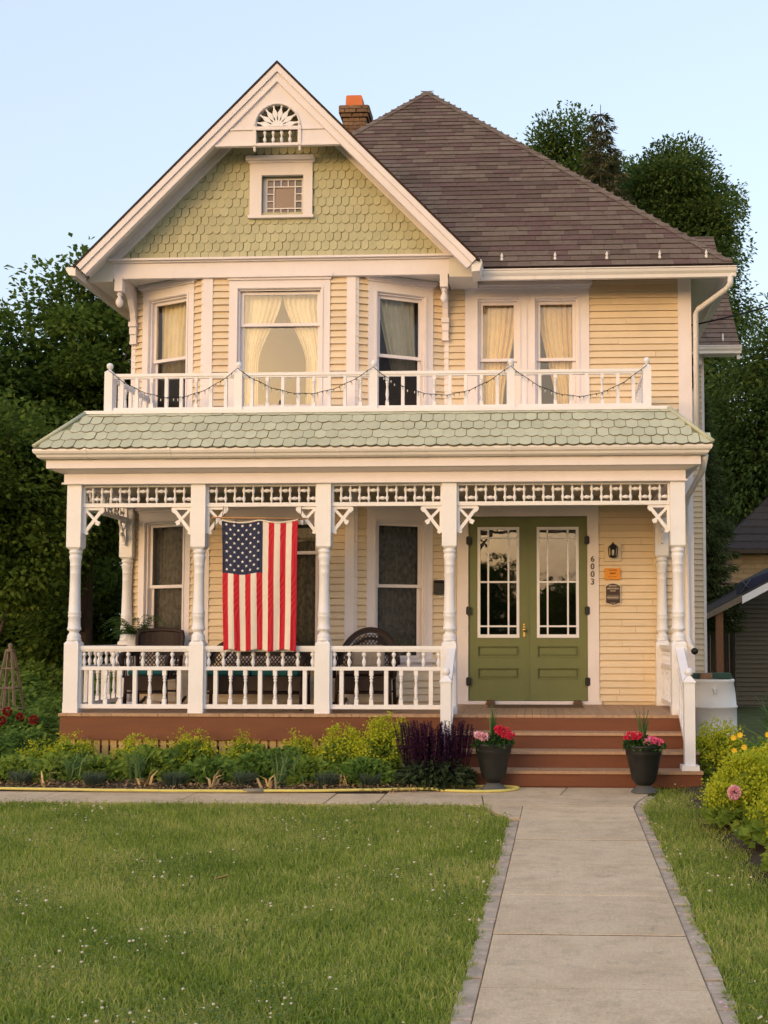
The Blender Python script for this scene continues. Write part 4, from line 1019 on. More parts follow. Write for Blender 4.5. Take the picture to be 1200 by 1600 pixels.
MB().prism(arch_poly(.10, 1.935, 2.235, 14.948, .04), (0, .02, 0)).build('rim', 'plaque_pale', pq); MB().prism(arch_poly(.088, 1.953, 2.222, 14.943, .035), (0, .006, 0)).build('face', 'plaque_brown', pq)
m = MB()
for z0, hw, h in ((2.195, .05, .012), (2.178, .065, .004), (2.158, .075, .014), (2.13, .035, .012), (2.075, .07, .004), (2.05, .078, .016), (2.03, .07, .006), (1.975, .03, .006)):
    x = .955 - hw
    while x < .955 + hw: w = random.uniform(.006, .018); m.box(x, min(x + w * .8, .955 + hw), 14.940, 14.9429, z0 - h / 2, z0 + h / 2); x += w + .002
m.build('lettering', 'plaque_pale', pq)
mbx = empty('mailbox', (-1.27, 14.97, 2.17), 'dark grey wall mailbox between the bay window and the door', 'mailbox')
MB().box(-1.345, -1.155, 14.945, 14.978, 2.055, 2.29).build('backing', 'trim', mbx); MB().prism([(-1.325, 14.945, 2.09), (-1.325, 14.865, 2.09), (-1.325, 14.86, 2.23), (-1.325, 14.90, 2.268), (-1.325, 14.945, 2.275)], (.15, 0, 0)).build('box', 'iron', mbx)
dm = MB()
MB().box(-.62, .55, 14.25, 14.72, .6915, .704).build('door_mat', 'mat').name = 'door_mat'
tag(bpy.data.objects['door_mat'], 'flat brown door mat lying before the green double door', 'door mat')
for X, lb in ((-.60, 'small brown block at the left foot of the green door'), (.50, 'small brown block at the right foot of the green door')):
    tag(MB().box(X - .05, X + .05, 14.86, 14.93, .6915, .75).box(X - .06, X + .06, 14.85, 14.94, .6915, .715).build('door_stop', 'mat'), lb, 'door stop')

# ------------------------------------------------------------------ flag
fl = empty('flag', (-3.14, 13.08, 2.9), 'faded flag with white stars and red stripes hanging from the porch', 'flag')
MB().tube([(-3.70, 13.10, 2.905), (-2.60, 13.10, 2.885)], .009, 8).build('pole', 'dowel', fl)
MB().tube([(-3.58, 13.10, 2.90), (-3.58, 13.16, 3.036)], .004, 4).tube([(-2.68, 13.10, 2.887), (-2.68, 13.16, 3.036)], .004, 4).tube([(-3.66, 13.1, 2.90), (-3.665, 13.1, 2.76)], .006, 4).tube([(-2.64, 13.1, 2.89), (-2.645, 13.1, 2.78)], .006, 4).build('cord', 'cable', fl)
FU, FV = 117, 96
def flag_p(u, v, off=0):      # u 0..1 across, v 0..1 down
    w0, w1 = .872, .826; wd = w0 + (w1 - w0) * v
    x = -3.578 + .035 * v + wd * u; z = 2.872 - .030 * math.sin(math.pi * ((u * 2) % 1)) * (1 - v) - v * (1.475 - .012 * math.sin(u * 17))
    s = u * 13 + .15
    y = 13.075 + .012 * math.sin(u * 24 + v * 2.0) * (.3 + v) + .007 * math.sin(v * 60 + s * 9 + 7 * math.sin(v * 11)) * (.5 + .5 * math.sin(s * math.pi)) ** 2 + .010 * math.sin(v * 7 + u * 3)
    return (x, y - off, z)
vs = [flag_p(i / FU, j / FV) for j in range(FV + 1) for i in range(FU + 1)]; fs = []; mi = []
for j in range(FV):
    for i in range(FU):
        fs.append((j * (FU + 1) + i, j * (FU + 1) + i + 1, (j + 1) * (FU + 1) + i + 1, (j + 1) * (FU + 1) + i))
        u, v = (i + .5) / FU, (j + .5) / FV
        st_ = int(u * 13)
        mi.append(2 if (u < 7 / 13 and v < .405) else (0 if st_ % 2 == 0 else 1))
cl = npmesh('cloth', vs, fs, None, parent=fl, smooth=True, mats=['flag_red', 'flag_white', 'flag_blue'], mi=mi)
sm = cl.modifiers.new('thickness', 'SOLIDIFY'); sm.thickness = .002
stm = MB()
for r in range(11):
    n = 5 if r % 2 == 0 else 4
    for k in range(n):
        cu_, cv_ = (7 / 13) * ((k + .5 + (0 if n == 5 else .5)) / 5.0) * .98 + .006, .405 * (r + .75) / 11.6
        pts = []
        for q in range(10):
            rr = .0185 if q % 2 == 0 else .0078; a = math.pi / 2 + math.pi * q / 5 + random.uniform(-.03, .03)
            pts.append(flag_p(cu_ + rr * math.cos(a) / .86, cv_ - rr * math.sin(a) / 1.475, .0035))
        pts.append(flag_p(cu_, cv_, .0035)); MB().add(pts, [(10, (q + 1) % 10, q) for q in range(10)]).build('star', 'star_white', fl, fix=False)
MB().tube([flag_p(t, 0) for t in np.linspace(0, 1, 24)], .010, 6).build('header', 'flag_white', fl)

# ------------------------------------------------------------------ curtains
def curtain(f, z0, z1, uL, uR, lb, mat='curtain', w=-.17, pleats=8, amp=.030, nz=22, nu=60, grp=None):
    vs = []; fs = []
    ph = random.uniform(0, 6)
    for j in range(nz + 1):
        t = j / nz; z = z1 + (z0 - z1) * t; a, b = uL(t), uR(t)
        for i in range(nu + 1):
            s = i / nu; vs.append(f.p(a + (b - a) * s, w + amp * math.sin(s * pleats * 2 * math.pi + ph + .6 * math.sin(t * 3)) * (.6 + .4 * math.sin(s * 9 + 1)), z))
    fs = [(j * (nu + 1) + i, j * (nu + 1) + i + 1, (j + 1) * (nu + 1) + i + 1, (j + 1) * (nu + 1) + i) for j in range(nz) for i in range(nu)]
    o = npmesh('curtain', vs, fs, mat, smooth=True); m = o.modifiers.new('thickness', 'SOLIDIFY'); m.thickness = .003
    return tag(o, lb, 'curtain', grp)
ease = lambda t: t * t * (3 - 2 * t)
curtain(FC, 4.44, 5.92, lambda t: .42, lambda t: .94 - .30 * ease(min(1, t / .62)) + .0 * t, 'cream curtain drawn to the left in the wide upper bay window')
curtain(FC, 4.44, 5.92, lambda t: .96 + .30 * ease(min(1, t / .62)), lambda t: 1.48, 'cream curtain drawn to the right in the wide upper bay window')
curtain(FL, 4.9, 5.92, lambda t: .33, lambda t: .90 - .10 * t, 'pale curtain in the left angled upper bay window', pleats=7)
curtain(FRt, 4.95, 5.92, lambda t: .34 + .22 * t, lambda t: .86 + .03 * t, 'pale slanted curtain in the right angled upper bay window', pleats=7)
curtain(FM, 4.44, 5.92, lambda t: wa[0] - .25 + .02 * t, lambda t: wa[0] + .25 - .20 * ease(t), 'warm cream curtain in the upper window over the door, nearer the bay', 'amber_curtain', pleats=7)
curtain(FM, 4.44, 5.92, lambda t: wb[0] - .24 + .24 * ease(t), lambda t: wb[0] + .25, 'warm cream curtain in the upper window farther from the bay', 'amber_curtain', pleats=7)
for f, u0, u1, lb in ((FL, .31, .90, 'lace curtain behind the left ground floor bay window'), (FRt, .31, .90, 'lace curtain behind the ground floor bay window nearest the door'), (FC, .44, 1.46, 'lace curtain behind the ground floor window that the flag covers')):
    curtain(f, 1.28, 2.98, lambda t, a=u0: a, lambda t, b=u1: b, lb, 'lace', pleats=10, amp=.02)
# ------------------------------------------------------------------ porch furniture
def lattice_strips(mb, x0, x1, z0, z1, y, inside, n=12, r=.006):
    """crossing diagonal canes clipped to a shape"""
    for sgn in (1, -1):
        for k in range(-n, 2 * n):
            pts = []
            for t in np.linspace(0, 1, 18):
                z = z0 + (z1 - z0) * t; x = x0 + (x1 - x0) * (k / n) + sgn * (z - z0) * .8 + (0 if sgn > 0 else .4 * (x1 - x0))
                if inside(x, z): pts.append((x, y(x, z), z))
                else:
                    if len(pts) > 1: mb.tube(pts, r, 4)
                    pts = []
            if len(pts) > 1: mb.tube(pts, r, 4)
def wicker_seat(name, label, cat, cx, yb, w, top, style, cushion, pillow=None, group=None):
    o = empty(name, (cx, yb - .3, DZ), label, cat, group); h = w / 2; zs = DZ + .40; yf = yb - .56
    MB().box(cx - h + .04, cx + h - .04, yf, yb - .05, zs - .05, zs).box(cx - h + .05, cx + h - .05, yf, yf + .03, zs - .17, zs - .05).build('seat', 'wicker', o)
    cu = MB(); k = max(1, round(w / .6))
    for q in range(k):
        a = cx - h + .07 + (w - .14) * q / k; b = cx - h + .07 + (w - .14) * (q + 1) / k
        cu.box(a + .005, b - .005, yf + .01, yb - .08, zs + .001, zs + .07)
        c_ = cu.build('seat_cushion', cushion, o); bv = c_.modifiers.new('soft', 'BEVEL'); bv.width = .03; bv.segments = 3; cu = MB()
    yy = lambda x, z: yb + .10 * (z - zs) / .6 - .10 * (abs(x - cx) / h) ** 2
    if style == 'square':
        top_ = lambda x: top - .03 * ((x - cx) / h) ** 2
        rim = [(cx - h * .88, yy(cx - h * .88, zs), zs - .1), (cx - h * .98, yy(cx - h, top - .06), top - .08)] + [(x, yy(x, top), top_(x)) for x in np.linspace(cx - h * .92, cx + h * .92, 9)] + [(cx + h * .98, yy(cx + h, top - .06), top - .08), (cx + h * .88, yy(cx + h * .88, zs), zs - .1)]
        inside = lambda x, z: abs(x - cx) < h * .9 and z < top - .20
        solid = [(x, top_(x)) for x in np.linspace(cx - h * .93, cx + h * .93, 9)]
        sp = MB()
        for (xa, za), (xb, zb) in zip(solid, solid[1:]):
            sp.hexa([(xa, yy(xa, top) - .012, za - .2), (xb, yy(xb, top) - .012, zb - .2), (xb, yy(xb, top) + .012, zb - .2), (xa, yy(xa, top) + .012, za - .2), (xa, yy(xa, top) - .012, za), (xb, yy(xb, top) - .012, zb), (xb, yy(xb, top) + .012, zb), (xa, yy(xa, top) + .012, za)])
        sp.build('crest_panel', 'wicker', o)
    else:
        flat = style == 'wide'; zc = zs + .12; rz = top - zc
        prof = lambda x: zc + rz * math.sqrt(max(0, 1 - (abs(x - cx) / h) ** (2.6 if flat else 2.0)))
        rim = [(x, yy(x, prof(x)), prof(x)) for x in cx + h * np.sin(np.linspace(-math.pi / 2, math.pi / 2, 25))]
        inside = lambda x, z: abs(x - cx) < h * .97 and z < prof(x) - .05
        # rolled rim with an open ring inside
        ri = [(cx + (x - cx) * .72, y, zc + (z - zc) * .74) for x, y, z in rim]
        MB().tube(ri, .018, 6).build('inner_ring', 'wicker', o)
        bandm = MB()
        for (p, q), (p2, q2) in zip(zip(rim, rim[1:]), zip(ri, ri[1:])):
            m1 = [tuple(np.array(p) * (1 - t) + np.array(p2) * t) for t in (0, .42)]; m2 = [tuple(np.array(q) * (1 - t) + np.array(q2) * t) for t in (0, .42)]
            bandm.add([m1[0], m2[0], m2[1], m1[1]], [(0, 1, 2, 3)])
        b_ = bandm.build('back_band', 'wicker', o); sm = b_.modifiers.new('thickness', 'SOLIDIFY'); sm.thickness = .02
    MB().tube(rim, .026, 8).build('back_rim', 'wicker', o)
    lt = MB(); lattice_strips(lt, cx - h, cx + h, zs, top, yy, inside, n=int(14 * w / .6)); tag(lt.build('woven_back', 'wicker', o), kind='stuff')
    for s in (-1, 1):
        X = cx + s * (h - .02)
        ar = MB().tube([(X, yb, zs + .26), (X + s * .03, yb - .2, zs + .255), (X + s * .03, yf + .05, zs + .24), (X + s * .01, yf - .03, zs + .20), (X, yf - .02, zs + .14), (X, yf + .02, zs - .02)], [.03, .035, .04, .04, .03, .025], 8)
        for t in (.25, .5, .75): ar.tube([(X, yf + (yb - yf) * t, zs - .02), (X + s * .02, yf + (yb - yf) * t, zs + .24)], .008, 4)
        ar.build('arm', 'wicker', o)
        for yl in (yf + .03, yb - .08): MB().tube([(X - s * .03, yl, zs - .02), (X - s * .02, yl, DZ + .045 if style != 'wide' else DZ)], .022, 8).build('leg', 'wicker', o)
        if style != 'wide':
            MB().tube([(X - s * .02, yc, DZ + .012 + .16 * ((yc - (yf + yb) / 2 - .02) / .62) ** 2) for yc in np.linspace(yf - .14, yb + .22, 13)], .02, 6).build('rocker_runner', 'wicker', o)
    MB().tube([(cx - h + .04, yf + .03, DZ + .2), (cx + h - .04, yf + .03, DZ + .2)], .014, 6).build('stretcher', 'wicker', o)
    MB().tube([(cx - h + .04, yb - .08, DZ + .2), (cx + h - .04, yb - .08, DZ + .2)], .014, 6).build('stretcher', 'wicker', o)
    if pillow:
        p = MB().box(cx - .2, cx + .2, yb - .14, yb - .05, zs + .08, zs + .36).build('pillow', pillow, o); bv = p.modifiers.new('soft', 'BEVEL'); bv.width = .045; bv.segments = 3
    return o
wicker_seat('wicker_rocker', 'dark wicker rocking chair with square back and teal cushion beside the fern', 'rocking chair', -4.64, 14.25, .58, 1.635, 'square', 'teal_cushion')
wicker_seat('wicker_rocker', 'dark wicker rocking chair with round fan back near the mailbox', 'rocking chair', -2.05, 14.25, .72, 1.645, 'fan', 'wicker', 'pale_cushion')
wicker_seat('wicker_settee', 'wide dark wicker settee with teal cushions partly behind the flag', 'settee', -3.36, 14.15, 1.28, 1.56, 'wide', 'teal_cushion')
# fern on a white stand
fn = empty('potted_fern', (-5.02, 14.45, DZ), 'green fern in a white pot on a stand in the porch corner', 'potted plant')
m = MB().lathe([(.11, DZ), (.11, DZ + .03), (.035, DZ + .06), (.03, DZ + .30), (.045, DZ + .34), (.03, DZ + .38), (.03, DZ + .6), (.12, DZ + .64), (.12, DZ + .66)], (-5.02, 14.45, 0), 12).build('stand', 'rail_white', fn)
MB().lathe([(.08, DZ + .661), (.10, DZ + .72), (.12, DZ + .88), (.13, DZ + .89), (.12, DZ + .875), (.001, DZ + .86)], (-5.02, 14.45, 0), 14).build('pot', 'rail_white', fn)
P_, D_, L_, W_ = [], [], [], []
for k in range(46):
    a = random.uniform(0, 2 * math.pi); ln_ = random.uniform(.25, .44); rise = random.uniform(.05, .30)
    for t in np.linspace(.1, 1, 16):
        c_ = np.array([-5.02 + math.cos(a) * ln_ * t, 14.45 + math.sin(a) * ln_ * t, DZ + .88 + rise * math.sin(t * 2.2) - .10 * t * t])
        for s in (-1, 1):
            P_.append(c_); D_.append([math.cos(a) * .4 - s * math.sin(a), math.sin(a) * .4 + s * math.cos(a), -.15]); L_.append(.07 * (1.1 - t * .8)); W_.append(.02)
V, F_ = leaf_geo(np.array(P_), np.array(D_), np.array(L_), np.array(W_), np.tile([0, 0, 1.0], (len(P_), 1)))
npmesh('fronds', V, F_, 'fern', rng.uniform(.1, 1, len(F_)), fn)

# ------------------------------------------------------------------ urns beside the steps
def urn(x, y, label, blooms):
    o = empty('flower_pot', (x, y, 0), label, 'flower pot', 'urns at the foot of the steps')
    MB().lathe([(.13, .0), (.132, .012), (.115, .03), (.075, .06), (.068, .075)], (x, y, .004), 24).build('foot', 'pot_foot', o)
    m = MB().lathe([(.068, .075), (.085, .085), (.11, .11), (.125, .15), (.16, .30), (.178, .38), (.184, .385), (.182, .40), (.188, .43), (.198, .445), (.202, .462), (.198, .475), (.186, .475), (.178, .43)], (x, y, .004), 32)
    m.build('urn', 'pot_black', o); MB().lathe([(.001, .43), (.18, .425)], (x, y, .004), 20).build('potting_soil', 'soil', o)
    n = 700; a = rng.uniform(0, 2 * np.pi, n); r = .19 * np.sqrt(rng.uniform(0, 1, n)); p = np.stack([x + r * np.cos(a), y + r * np.sin(a), .44 + rng.uniform(0, .13, n) * (1.1 - r / .25)], 1)
    d = np.stack([np.cos(a) * r * 5, np.sin(a) * r * 5, rng.uniform(-.2, .8, n)], 1) + rng.normal(0, .4, (n, 3))
    V, F_ = leaf_geo(p, d, rng.uniform(.03, .055, n), rng.uniform(.03, .05, n), rng.normal(0, .5, (n, 3)) + [0, 0, 1]); npmesh('foliage', V, F_, 'geranium_leaf', rng.uniform(0, 1, n), o)
    n = 24; az = rng.uniform(0, 2 * np.pi, n); V, F_ = blade_geo(np.tile([x - .01, y, .44], (n, 1)) + rng.normal(0, .012, (n, 3)), rng.uniform(.24, .44, n), np.full(n, .018), rng.uniform(.02, .30, n), az)
    npmesh('grass_spike', V, F_, 'iris', np.repeat(rng.uniform(0, .8, n), 2), o)
    for (dx, dz, rr, mt) in blooms:
        rr *= .85; n = 90; q = unit(rng.normal(size=(n, 3))) * [1.25, 1, .75]; p = q * rr * rng.uniform(.5, 1.15, (n, 1)) + [x + dx, y - .12, dz]
        V, F_ = leaf_geo(p, q + rng.normal(0, .5, (n, 3)), .026, .026); npmesh('bloom', V, F_, mt, None, o)
        MB().tube([(x + dx * .6, y - .06, .46), (x + dx, y - .12, dz)], .004, 4).build('stalk', 'pot_foot', o)
    return o
urn(-.455, 12.0, 'black urn with red and pale pink geraniums at the left of the steps', [(.10, .60, .055, 'petal_red'), (.15, .57, .05, 'petal_red'), (-.14, .565, .035, 'petal_pale'), (-.09, .545, .04, 'petal_pale'), (.06, .63, .03, 'petal_red')])
urn(1.055, 11.86, 'black urn with red and pink geraniums at the right of the steps', [(-.14, .57, .05, 'petal_red'), (-.08, .58, .04, 'petal_red'), (.06, .53, .045, 'petal_pink'), (.12, .52, .04, 'petal_pink'), (.03, .515, .03, 'petal_pale')])

# ------------------------------------------------------------------ rain barrel, bin, brick, hose, cable
BXc, BYc = 2.10, 14.25
rb_ = empty('rain_barrel', (BXc, BYc, 0), 'pale grey plastic rain barrel standing beside the house corner', 'barrel')
MB().box(BXc - .3, BXc + .3, BYc - .3, BYc + .3, 0, .16).build('base_blocks', 'mortar', rb_)
prof = [(.235, .162), (.25, .18), (.262, .28), (.272, .36), (.282, .366), (.282, .384), (.274, .39), (.278, .55), (.276, .70), (.286, .707), (.286, .727), (.274, .733), (.262, .88), (.245, 1.0), (.252, 1.01), (.254, 1.03), (.248, 1.045), (.22, 1.045), (.21, 1.02), (.001, 1.015)]
MB().lathe(prof, (BXc, BYc, 0), 36).build('drum', 'barrel', rb_)
MB().lathe([(.022, 0), (.022, -.03), (.016, -.035), (.001, -.035)], (BXc - .02, BYc - .262, .93), 10, 'y').box(BXc - .035, BXc - .005, BYc - .298, BYc - .262, .885, .925).build('spigot', 'barrel', rb_)
tag(MB().prism([(BXc - .25, BYc - .05, 1.05), (BXc + .23, BYc - .05, 1.05), (BXc + .21, BYc - .05, 1.115), (BXc - .24, BYc - .05, 1.11)], (0, .25, 0)).build('tub_lid', 'bin_green'), 'dark green lid lying on top of the rain barrel', 'lid')
tag(MB().box(BXc - .17, BXc - .03, BYc - .16, BYc - .07, 1.047, 1.115).build('loose_brick', 'brick'), 'brown brick lying on top of the rain barrel', 'brick')
hp = [(-9, 11.70), (-7, 11.67), (-5.4, 11.66), (-4.6, 11.61), (-4.07, 11.58), (-3.4, 11.575), (-2.79, 11.60), (-2.1, 11.66), (-1.54, 11.76), (-1.15, 11.84), (-.85, 11.80), (-.60, 11.76), (-.40, 11.80), (-.26, 11.90), (-.20, 12.02), (-.24, 12.11), (-.40, 12.16), (-.9, 12.15), (-1.25, 12.3)]
hs = empty('garden_hose', (-3, 11.6, 0), 'yellow garden hose lying along the path edge to the urn', 'hose')
pts = []
for i in range(len(hp) - 1):
    p0, p1, p2, p3 = [np.array(hp[max(0, min(len(hp) - 1, i + q))]) for q in (-1, 0, 1, 2)]
    for t in np.linspace(0, 1, 8, endpoint=False):
        q = .5 * ((2 * p1) + (-p0 + p2) * t + (2 * p0 - 5 * p1 + 4 * p2 - p3) * t * t + (-p0 + 3 * p1 - 3 * p2 + p3) * t ** 3); pts.append((q[0], q[1] + .006 * math.sin(q[0] * 9), .030 if q[0] < -1 else .018))
MB().tube(pts, .0145, 8).build('tube', 'hose', hs); MB().tube([(-2.92, 11.594, .032), (-2.72, 11.604, .032)], .021, 8).build('coupling', 'hose_joint', hs)
wv = [(2.0 + .55 * t * 14, 15.5 - 1.2 * t * 6, 5.62 + 2.6 * t - 1.0 * t * (1 - t)) for t in np.linspace(0, 1, 24)]
wv = [(1.99 + 6.0 * t, 15.6 + .6 * t, 5.70 + 2.6 * t - 1.3 * t * (1 - t)) for t in np.linspace(0, 1, 24)]
pc = empty('power_cable', (2.0, 15.6, 5.7), 'black overhead power cable reaching the house eave from the right', 'cable')
MB().tube(wv, .012, 5).build('line', 'cable', pc)
MB().tube([(1.99, 15.6, 5.70), (2.02, 15.55, 5.45), (2.07, 15.5, 5.2), (2.03, 15.5, 5.0), (2.08, 15.5, 4.9), (2.05, 15.5, 5.15), (1.99, 15.55, 5.3)], .014, 6).lathe([(.02, 4.84), (.03, 4.86), (.03, 4.93), (.015, 4.95)], (2.08, 15.5, 0), 8).build('drip_loop', 'cable', pc)
for X_, Y_ in ((2.45, 19.25),):     # bracket under the rear eave
    b_ = MB().box(X_ - .1, X_ + .25, 19.1, 19.3, 6.0, 6.16).box(X_ + .05, X_ + .15, 19.12, 19.3, 5.75, 6.0).lathe([(.01, 5.58), (.05, 5.62), (.055, 5.68), (.03, 5.74), (.045, 5.76)], (X_ + .1, 19.18, 0), 10).box(X_ + .06, X_ + .14, 19.2, 19.3, 5.0, 5.6)
    b_.build('bracket', 'trim', house)

# ------------------------------------------------------------------ neighbouring buildings, fence line, trellis
nb = empty('neighbour_house', (7.5, 32, 0), 'tan neighbouring house with dark hipped roof at the right edge', 'house')
nw_ = MB().box(4.91, 11, 30, 36, 0, 3.75).build('wall', 'neighbour_wall', nb)
for k in range(14):
    x = 4.91 - (k % 2) * .3
    while x < 7.2:
        a, b = max(x, 4.91), x + .6; MB().box(a + .006, b - .006, 29.975, 30.0, 2.0 + k * .125, 2.0 + k * .125 + .115).build('wall_block', 'neighbour_wall', nw_); x += .6
nr = MB().add([(4.6, 29.7, 3.72), (11.3, 29.7, 3.72), (11.3, 36.3, 3.72), (4.6, 36.3, 3.72), (7.9, 33, 7.0), (8.0, 33, 7.0)], [(0, 1, 5, 4), (1, 2, 5), (2, 3, 4, 5), (3, 0, 4), (0, 3, 2, 1)]).build('roof', 'neighbour_roof', nb)
rr_ = MB()
for k in range(16):
    t = k / 16; t2 = (k + 1) / 16; z = 3.72 + 3.28 * t; dz = 3.28 / 16
    x0, x1 = 4.6 + 3.3 * t, 11.3 - 3.3 * t; y0 = 29.7 + 3.3 * t; y1 = 29.7 + 3.3 * t2
    MB().add([(x0, y0 - .02, z + .035), (x1, y0 - .02, z + .035), (x1, y1, z + dz + .01), (x0 + 3.3 / 16, y1, z + dz + .01), (x0, y0 - .02, z), (x1, y0 - .02, z)], [(0, 1, 2, 3), (4, 5, 1, 0)]).build('shingle_course', 'neighbour_roof', nr)
MB().box(4.55, 11.35, 29.62, 29.70, 3.62, 3.72).build('fascia', 'bark', nb)
cp = empty('carport', (5.5, 24, 0), 'carport with white sloping fascia and dark siding beside the barrel', 'carport')
MB().prism([(3.15, 22, 2.0), (6.2, 22, 3.58), (6.2, 22, 3.50), (3.15, 22, 1.90)], (0, 5.5, 0)).build('roof', 'neighbour_roof', cp)
MB().prism([(3.79, 21.93, 2.29), (6.2, 21.93, 3.56), (6.2, 21.93, 3.42), (3.79, 21.93, 2.15)], (0, .06, 0)).build('fascia', 'rail_white', cp)
MB().prism([(3.13, 21.95, 1.97), (3.79, 21.95, 2.31), (3.79, 21.95, 2.19), (3.13, 21.95, 1.86)], (0, .05, 0)).build('eave_board', 'grey_wood', cp)
MB().box(3.33, 3.46, 22.1, 22.23, 0, 2.0).build('post', 'post_wood', cp); MB().box(3.2, 3.3, 26.4, 26.5, 0, 2.0).build('post', 'post_wood', cp)
cw_ = MB().box(4.32, 8, 26.03, 26.2, 0, 2.6).build('wall', 'neighbour_siding', cp)
for k in range(24): MB().hexa([(4.32, 25.97, .05 + k * .1), (8, 25.97, .05 + k * .1), (8, 26.03, .05 + k * .1), (4.32, 26.03, .05 + k * .1), (4.32, 26.025, .16 + k * .1), (8, 26.02, .16 + k * .1), (8, 26.03, .16 + k * .1), (4.32, 26.03, .16 + k * .1)]).build('siding_board', 'neighbour_siding', cw_)
ld = empty('roof_ladder_rack', (4.2, 22.6, 2.7), 'dark bundle lying on the carport roof against the tan wall', 'bundle')
MB().prism([(3.80, 22.2, 2.34), (4.9, 22.2, 2.91), (4.9, 22.2, 2.98), (3.84, 22.2, 2.56)], (0, .5, 0)).build('bundle', 'flag_blue', ld); MB().tube([(3.80, 22.15, 2.36), (3.98, 22.15, 2.62)], .012, 5).tube([(3.95, 22.15, 2.44), (3.82, 22.15, 2.60)], .012, 5).build('pole', 'pot_foot', ld)
fe = empty('board_fence', (3.9, 27.5, 0), 'weathered board fence in the gap between house and carport', 'fence')
for k in range(12): MB().box(2.85 + k * .145, 2.98 + k * .145, 27.5, 27.53, 0, 1.9 + random.uniform(-.03, .03)).build('board', 'grey_wood', fe)
ob = empty('garden_obelisk', (-7.1, 15.5, 0), 'grey wooden obelisk trellis at the left edge of the garden', 'trellis')
for sx in (-1, 1):
    for sy in (-1, 1): MB().tube([(-7.1 + sx * .22, 15.5 + sy * .22, 0), (-7.1 + sx * .035, 15.5 + sy * .035, 1.36)], .02, 4).build('leg', 'grey_wood', ob)
for z in (.3, .58, .86, 1.12):
    r = .22 - .185 * z / 1.36 + .01
    for q in ((-r, -r, r, -r), (r, -r, r, r), (r, r, -r, r), (-r, r, -r, -r)): MB().tube([(-7.1 + q[0], 15.5 + q[1], z), (-7.1 + q[2], 15.5 + q[3], z)], .013, 4).build('rung', 'grey_wood', ob)
for k in range(3): MB().tube([(-7.1 - .1 + k * .1, 15.28, 0), (-7.1 - .04 + k * .04, 15.41, .9)], .011, 4).build('slat', 'grey_wood', ob)
MB().box(-7.15, -7.05, 15.45, 15.55, 1.35, 1.38).lathe([(.05, 1.38), (.02, 1.40), (.033, 1.43), (.02, 1.46), (.001, 1.465)], (-7.1, 15.5, 0), 10).build('finial', 'grey_wood', ob)
# ------------------------------------------------------------------ trees
def tree(name, label, pos, h, z0, rx, ncl, npl, L, W, mat, tr=.2, rcl=.7, flat=.55, droop=.0, limbs=26, lobes=5, group=None, top=1.0, cat='tree', seed=0):
    g = np.random.default_rng(seed + 11); x, y = pos
    o = empty(name, (x, y, 0), label, cat, group)
    cz = (z0 + h) / 2; rz = (h - z0) / 2
    u = unit(g.normal(size=(ncl, 3))); rad = g.uniform(0, 1, ncl) ** .40 * .97
    ph = g.uniform(0, 6.28, (lobes, 3)); lob = np.ones(ncl)
    for k in range(lobes):
        dv = unit(g.normal(size=3)); lob += .22 * np.clip(u @ dv, 0, 1) ** 3 - .06
    c = u * rad[:, None] * lob[:, None] * [rx, rx, rz]
    c[:, 2] += cz
    tp = np.clip((c[:, 2] - cz) / rz, 0, 1); c[:, :2] *= (1 - (1 - top) * tp)[:, None]
    c[:, 0] += x; c[:, 1] += y
    n = ncl * npl; idx = np.repeat(np.arange(ncl), npl)
    rs = rcl * g.uniform(.6, 1.25, ncl)[idx]
    off = np.clip(g.normal(size=(n, 3)), -1.7, 1.7) * [1, 1, flat]; off *= (rs * .55)[:, None]
    outw = unit(c[idx] - [x, y, cz])
    off[:, 2] -= droop * (off[:, 0] ** 2 + off[:, 1] ** 2) / rcl
    p = c[idx] + off
    d = unit(off) * .8 + outw * .5 + g.normal(0, .45, (n, 3)); d[:, 2] -= .25 + droop
    nr = g.normal(0, .55, (n, 3)) + [0, 0, 1.0]
    V, F_ = leaf_geo(p, d, L * g.uniform(.6, 1.3, n), W * g.uniform(.7, 1.2, n), nr)
    tint = np.clip(g.uniform(0, 1, ncl)[idx] * .5 + g.uniform(0, 1, n) * .6, 0, 1.2)
    npmesh('crown', V, F_, mat, tint, o)
    m = MB(); sway = g.normal(0, .12, 2)
    tz = lambda t: (x + sway[0] * t * 2, y + sway[1] * t * 2, t * h * .88)
    m.tube([tz(t) for t in np.linspace(0, 1, 10)], [tr * (1.25 if i == 0 else 1) * (1 - .88 * i / 9) for i in range(10)], 9)
    for k in g.choice(ncl, min(limbs, ncl), replace=False):
        e = c[k]; t = np.clip((e[2] - rx * .5) / (h * .95), z0 / h * .7, .9); a = np.array(tz(t)); mid_ = (a + e) / 2 + [0, 0, -.06 * np.linalg.norm(e - a)]
        r0 = tr * (1 - .88 * t) * .55; m.tube([a, mid_, e], [r0, r0 * .6, r0 * .15 + .004], 5)
    m.build('trunk', 'bark', o, fix=False)
    return o
